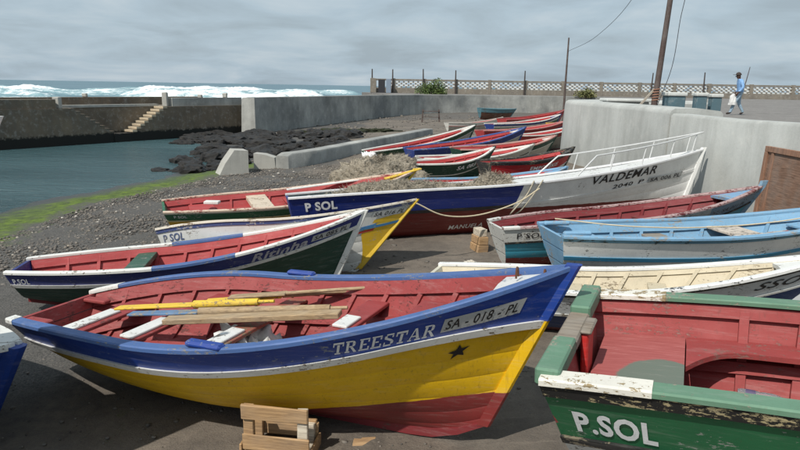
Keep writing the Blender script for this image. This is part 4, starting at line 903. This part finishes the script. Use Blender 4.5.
# boulders
def rock_mesh(seed):
    r_ = random.Random(seed); bm = bmesh.new(); bmesh.ops.create_icosphere(bm, subdivisions=3, radius=1)
    from mathutils import noise as mn
    for v in bm.verts: v.co *= 1 + .5 * mn.noise(v.co * 1.3 + Vector((seed * 5, 0, 0))) + .22 * mn.noise(v.co * 3.2 + Vector((seed, 3, 0))) + .10 * mn.noise(v.co * 8 + Vector((seed, 3, 9))); v.co.z *= .65
    me = bpy.data.meshes.new('boulder'); bm.to_mesh(me); bm.free(); return me
t = NT('black_rock'); n = t.noise(2.5, 6, .7); ROCKM = t.done(t.mix(t.ramp(n, .35, .7), c(20, 20, 21), c(70, 66, 62)), t.ramp(n, .3, .7, .35, .9), t.math('ADD', n, t.noise(14, 5, .8)), 1, .1)
RM = [rock_mesh(k) for k in range(7)]
for m_ in RM: m_.materials.append(ROCKM)
spots = [(random.uniform(-9.8, -2.6), random.uniform(28.5, 42)) for _ in range(190)] + [(random.uniform(-13, -9), random.uniform(36, 43)) for _ in range(60)] + [(random.uniform(-9.6, -6.6), random.uniform(24.5, 30)) for _ in range(22)]
for x, y in spots:
    lx = np.interp(y, [25, 26.6, 31, 36, 41.5], [-4.9, -4.0, -2.4, -.6, 1.4])
    if x > lx - .7 or (abs(x + 6) < 1.4 and y < 26.5): continue
    if x < shore_x(y) - 1.6: continue
    o = bpy.data.objects.new('boulder', random.choice(RM)); COL.objects.link(o); s_ = random.choice((.16, .22, .3, .42, .58)) * random.uniform(.8, 1.2); o.location = (x, y, max(ground(x, y), WATER - .1) + s_ * .12); o.scale = (s_ * random.uniform(.8, 1.5), s_, s_ * random.uniform(.6, 1)); o.rotation_euler = (0, 0, random.uniform(0, 6.28))
    tag(o, 'black volcanic boulder in the rocks between the water and the low wall', 'boulder', 'boulders at the water\'s edge')
# low weedy hummock at the beach head
t = NT('dark_weed'); n = t.noise(6, 6, .75); WEED = t.done(t.mix(t.ramp(n, .35, .7), c(24, 30, 18), c(66, 70, 44)), .9, n, 1, .1)

for k, (x, y, a, b_, h_) in enumerate(((-4.2, 44, 2.2, 1.0, .28), (-1.8, 45, 1.6, .9, .24), (-6.5, 43.5, 1.5, .8, .22))):
    tag(lump('weed_patch', (x, y, ground(x, y) - .06), a, b_, h_, WEED, 14, .6, k + 40, 4.), ('widest dark seaweed mat on the sand below the sea wall', 'dark seaweed mat nearest the top of the low wall', 'dark seaweed mat beside the black boulders')[k], 'seaweed')
# pebbles (uncountable)
def pebbles(name, n, fn, r0_, r1_, mat, label):
    bm = bmesh.new(); bmesh.ops.create_icosphere(bm, subdivisions=1, radius=1); bv = np.array([v.co[:] for v in bm.verts]); bf = np.array([[v.index for v in f.verts] for f in bm.faces]); bm.free()
    V = []; F = []; k = 0
    for _ in range(n):
        q = fn()
        if q is None: continue
        x, y = q; r = rng.uniform(r0_, r1_) * rng.choice([.5, .7, 1., 1.3]); sc_ = np.array((rng.uniform(.7, 1.4), rng.uniform(.7, 1.4), rng.uniform(.35, .8))) * r; a = rng.uniform(0, 6.28); vv = bv * (1 + rng.uniform(-.2, .2, (len(bv), 1))) * sc_; ca, sa = math.cos(a), math.sin(a)
        V.append(np.stack([vv[:, 0] * ca - vv[:, 1] * sa + x, vv[:, 0] * sa + vv[:, 1] * ca + y, vv[:, 2] + ground(x, y) + r * .1], 1)); F.append(bf + k * len(bv)); k += 1
    V = np.concatenate(V); F = np.concatenate(F); o = mesh(name, V, [tuple(map(int, f)) for f in F], mat, None, 0); return tag(o, label, None, None, 'stuff')
t = NT('pebble_stone'); n = t.noise(3.5, 3, .8); n2 = t.noise(.7, 3); PEB = t.done(t.mix(t.ramp(n, .3, .7), c(52, 50, 50), c(132, 124, 114)), .85, n2, .3, .01)
t = NT('pale_stone'); n = t.noise(3, 3); PALE = t.done(t.mix(t.ramp(n, .3, .7), c(150, 140, 126), c(206, 200, 190)), .85)
def f1():
    y = rng.uniform(9, 26); x = shore_x(y) + abs(rng.normal(0, 1)) * 3.6 + 2.4; return (x, y) if x < .5 else None
pebbles('gravel', 16000, f1, .010, .036, PEB, 'dark beach gravel along the shore')
pebbles('pale_pebbles', 300, f1, .015, .04, PALE, 'scattered pale stones and shells on the gravel')
def f2(): return (rng.uniform(-4, 6), rng.uniform(3, 13))
pebbles('grit', 5000, f2, .004, .018, PEB, 'small grit on the sand around the boats')
def f3():
    y = rng.uniform(27, 68); x = rng.uniform(-9, 8); lx = np.interp(y, [25, 41.5], [-4.9, 1.4]); return (x, y) if x > shore_x(y) + 1 else None
pebbles('upper_stones', 900, f3, .03, .14, PEB, 'loose stones on the upper beach')

# shrub at the promenade
def shrub(name, loc, rx, ry, rz, n, label, colA, colB):
    o = thing(name, label, 'shrub', loc); V = []; F = []; r_ = np.random.default_rng(11)
    for k in range(n):
        d = r_.normal(0, 1, 3); d /= np.linalg.norm(d); d[2] = abs(d[2]); p = d * r_.uniform(.5, 1) * np.array((rx, ry, rz)) * (1 + .3 * math.sin(5 * d[0] + 3 * d[1])); a = r_.normal(0, 1, 3); a /= np.linalg.norm(a); b_ = np.cross(a, r_.normal(0, 1, 3)); b_ /= np.linalg.norm(b_); s_ = r_.uniform(.08, .18); i = len(V)
        V += [p - a * s_, p + b_ * s_ * .45, p + a * s_, p - b_ * s_ * .45]; F.append((i, i + 1, i + 2, i + 3))
    t = NT('leaf'); nn = t.noise(1.5, 3); lm = t.done(t.mix(t.ramp(nn, .35, .65), c(*colA), c(*colB)), .6); tag(mesh('foliage', V, F, lm, o), kind='stuff')
    for k in range(6): a = k * 1.05; tube('stem', [(0, 0, -.1), (rx * .3 * math.cos(a), ry * .3 * math.sin(a), rz * .4), (rx * .6 * math.cos(a), ry * .6 * math.sin(a), rz * .8)], [.05, .035, .015], POLEW, o, 6)
    return o
shrub('shrub', (4.1, 86, ROAD), 2.0, 1.2, 1.7, 2600, 'green leafy shrub growing against the openwork wall', (58, 78, 40), (98, 116, 60))
shrub('shrub', (22.5, 80.0, ROAD), 1.3, .9, 1.0, 1000, 'dry yellow green shrub by the utility pole', (92, 96, 56), (126, 124, 76))
tr_ = thing('wooden_trestle', 'small wooden trestle standing on the upper beach', 'trestle', (2.5, 56, ground(2.5, 56)))
for x in (-.75, .75): bar('leg', (x, 0, 0), (x * .9, 0, 1.1), .14, .14, POLEW, tr_)
bar('rail', (-.72, -.09, .95), (.72, -.09, .95), .12, .06, POLEW, tr_); bar('rail', (-.72, -.09, .45), (.72, -.09, .45), .1, .05, POLEW, tr_)

# ---------------------------------------------------------------- the walking man
man = thing('person', 'man in light blue denim jacket, jeans and dark cap walking along the road', 'person', (14.2, 27.5, ROAD), (0, 0, R_(180 - 12)))
# figure faces +x in its own frame
J = {'pel': (0, 0, .93), 'spi': (.03, 0, 1.12), 'che': (.07, 0, 1.33), 'nek': (.10, 0, 1.48), 'hea': (.15, 0, 1.58), 'top': (.16, 0, 1.70),
     'lsh': (.05, .19, 1.40), 'lel': (-.02, .27, 1.14), 'lwr': (.14, .25, .93), 'rsh': (.05, -.19, 1.40), 'rel': (-.05, -.27, 1.14), 'rwr': (.12, -.27, .92),
     'lhi': (0, .10, .90), 'lkn': (.22, .11, .50), 'lan': (.34, .11, .09), 'lto': (.50, .12, .05), 'rhi': (0, -.10, .90), 'rkn': (-.02, -.11, .48), 'ran': (-.22, -.11, .12), 'rto': (-.10, -.12, .03)}
RAD = {'pel': (.15, .12), 'spi': (.155, .12), 'che': (.185, .13), 'nek': (.06, .06), 'hea': (.085, .1), 'top': (.07, .085), 'lsh': (.085, .08), 'lel': (.062, .062), 'lwr': (.045, .045), 'rsh': (.085, .08), 'rel': (.062, .062), 'rwr': (.045, .045),
       'lhi': (.10, .10), 'lkn': (.075, .075), 'lan': (.055, .055), 'lto': (.04, .035), 'rhi': (.10, .10), 'rkn': (.075, .075), 'ran': (.055, .055), 'rto': (.04, .035)}
ED = [('pel', 'spi'), ('spi', 'che'), ('che', 'nek'), ('nek', 'hea'), ('hea', 'top'), ('che', 'lsh'), ('lsh', 'lel'), ('lel', 'lwr'), ('che', 'rsh'), ('rsh', 'rel'), ('rel', 'rwr'), ('pel', 'lhi'), ('lhi', 'lkn'), ('lkn', 'lan'), ('lan', 'lto'), ('pel', 'rhi'), ('rhi', 'rkn'), ('rkn', 'ran'), ('ran', 'rto')]
ks = list(J); me = bpy.data.meshes.new('body'); me.from_pydata([J[k] for k in ks], [(ks.index(a), ks.index(b_)) for a, b_ in ED], []); bod = bpy.data.objects.new('body', me); COL.objects.link(bod); bod.parent = man
md = bod.modifiers.new('skin', 'SKIN'); md.use_smooth_shade = True
for i, k in enumerate(ks): me.skin_vertices[0].data[i].radius = RAD[k]; me.skin_vertices[0].data[i].use_root = (k == 'pel')
sd2 = bod.modifiers.new('sub', 'SUBSURF'); sd2.levels = 2; sd2.render_levels = 2
t = NT('clothed_figure'); X, Y, Z = t.xyz(); nz = t.noise(14, 4)
den_ = t.mix(t.ramp(nz, .3, .7), c(104, 146, 196), c(142, 180, 220)); jean = t.mix(t.ramp(nz, .3, .7), c(122, 146, 164), c(154, 174, 188)); skin = c(74, 50, 40); shoe = c(52, 44, 42)
cc = t.mix(t.ramp(Z, .96, .965), jean, den_); cc = t.mix(t.ramp(Z, 1.485, 1.49), cc, skin); cc = t.mix(t.ramp(Z, .115, .12), shoe, cc)
hand = t.math('MULTIPLY', t.ramp(t.math('ABSOLUTE', Y), .205, .21), t.ramp(Z, .975, .97)); cc = t.mix(hand, cc, skin); me.materials.append(t.done(cc, .85, nz, .5, .02))
SK = flat((74, 50, 40), .6); CAPM = flat((62, 52, 48), .85)
for sg in (1, -1):   # hands
    wx, wy, wz = J['lwr' if sg > 0 else 'rwr']
    hd_ = thing('hand', '', '') if False else None
    V, F = tube_geo([(wx, wy, wz + .01), (wx + .03, wy, wz - .04), (wx + .05, wy, wz - .09)], [.036, .042, .036], 8); palm = mesh('hand', V, F, SK, man, 60)
    for k in range(4): tube('finger', [(wx + .05 + .012 * (k - 1.5), wy - sg * .004 * k, wz - .085), (wx + .062 + .012 * (k - 1.5), wy - sg * .008, wz - .12 - .006 * (k in (1, 2))), (wx + .05 + .012 * (k - 1.5), wy - sg * .02, wz - .15)], [.011, .010, .008], SK, palm, 6)
    tube('thumb', [(wx + .05, wy - sg * .01, wz - .045), (wx + .085, wy - sg * .02, wz - .075), (wx + .085, wy - sg * .025, wz - .105)], [.013, .011, .009], SK, palm, 6)
hc = lump('cap', (.15, 0, 1.64), .115, .105, .125, CAPM, 10, .05, 2); hc.parent = man
bm = bmesh.new(); bmesh.ops.create_circle(bm, cap_ends=True, radius=.12, segments=20); ex_ = bmesh.ops.extrude_face_region(bm, geom=bm.faces[:])
for v in ex_['geom']:
    if isinstance(v, bmesh.types.BMVert): v.co.z += .014
for v in bm.verts: v.co.x = v.co.x * (1.25) + .05; v.co.y *= .8
br_ = bmobj('cap_brim', bm, CAPM, man); br_.location = (.17, 0, 1.645)
V, F = tube_geo([(.235, 0, 1.60), (.262, 0, 1.585), (.25, 0, 1.565)], [.012, .017, .01], 6); mesh('nose', V, F, SK, man, 60)
for sg in (1, -1): ear = lump('ear', (.14, sg * .088, 1.585), .02, .012, .035, SK, 6, 0, 1, flatb=False); ear.parent = man; ey_ = lump('eye', (.238, sg * .035, 1.61), .008, .012, .008, INK, 5, 0, 1, flatb=False); ey_.parent = man
mo = box('mouth', .236, .246, -.022, .022, 1.535, 1.543, INK, man, .002)
bag = lump('white_bag', (14.2 - .32, 27.42, ROAD + .42), .16, .14, .42, flat((206, 206, 204), .7), 14, .25, 4); tag(bag, 'pale carrier bag hanging from the walking man\'s hand', 'bag')
tag(tube('stick', [(14.28, 27.5, ROAD + .95), (14.38, 27.5, ROAD + 1.4), (14.47, 27.5, ROAD + 1.98)], [.02, .02, .014], flat((90, 84, 88), .8), None, 6), 'thin stick carried on the walking man\'s back', 'stick')
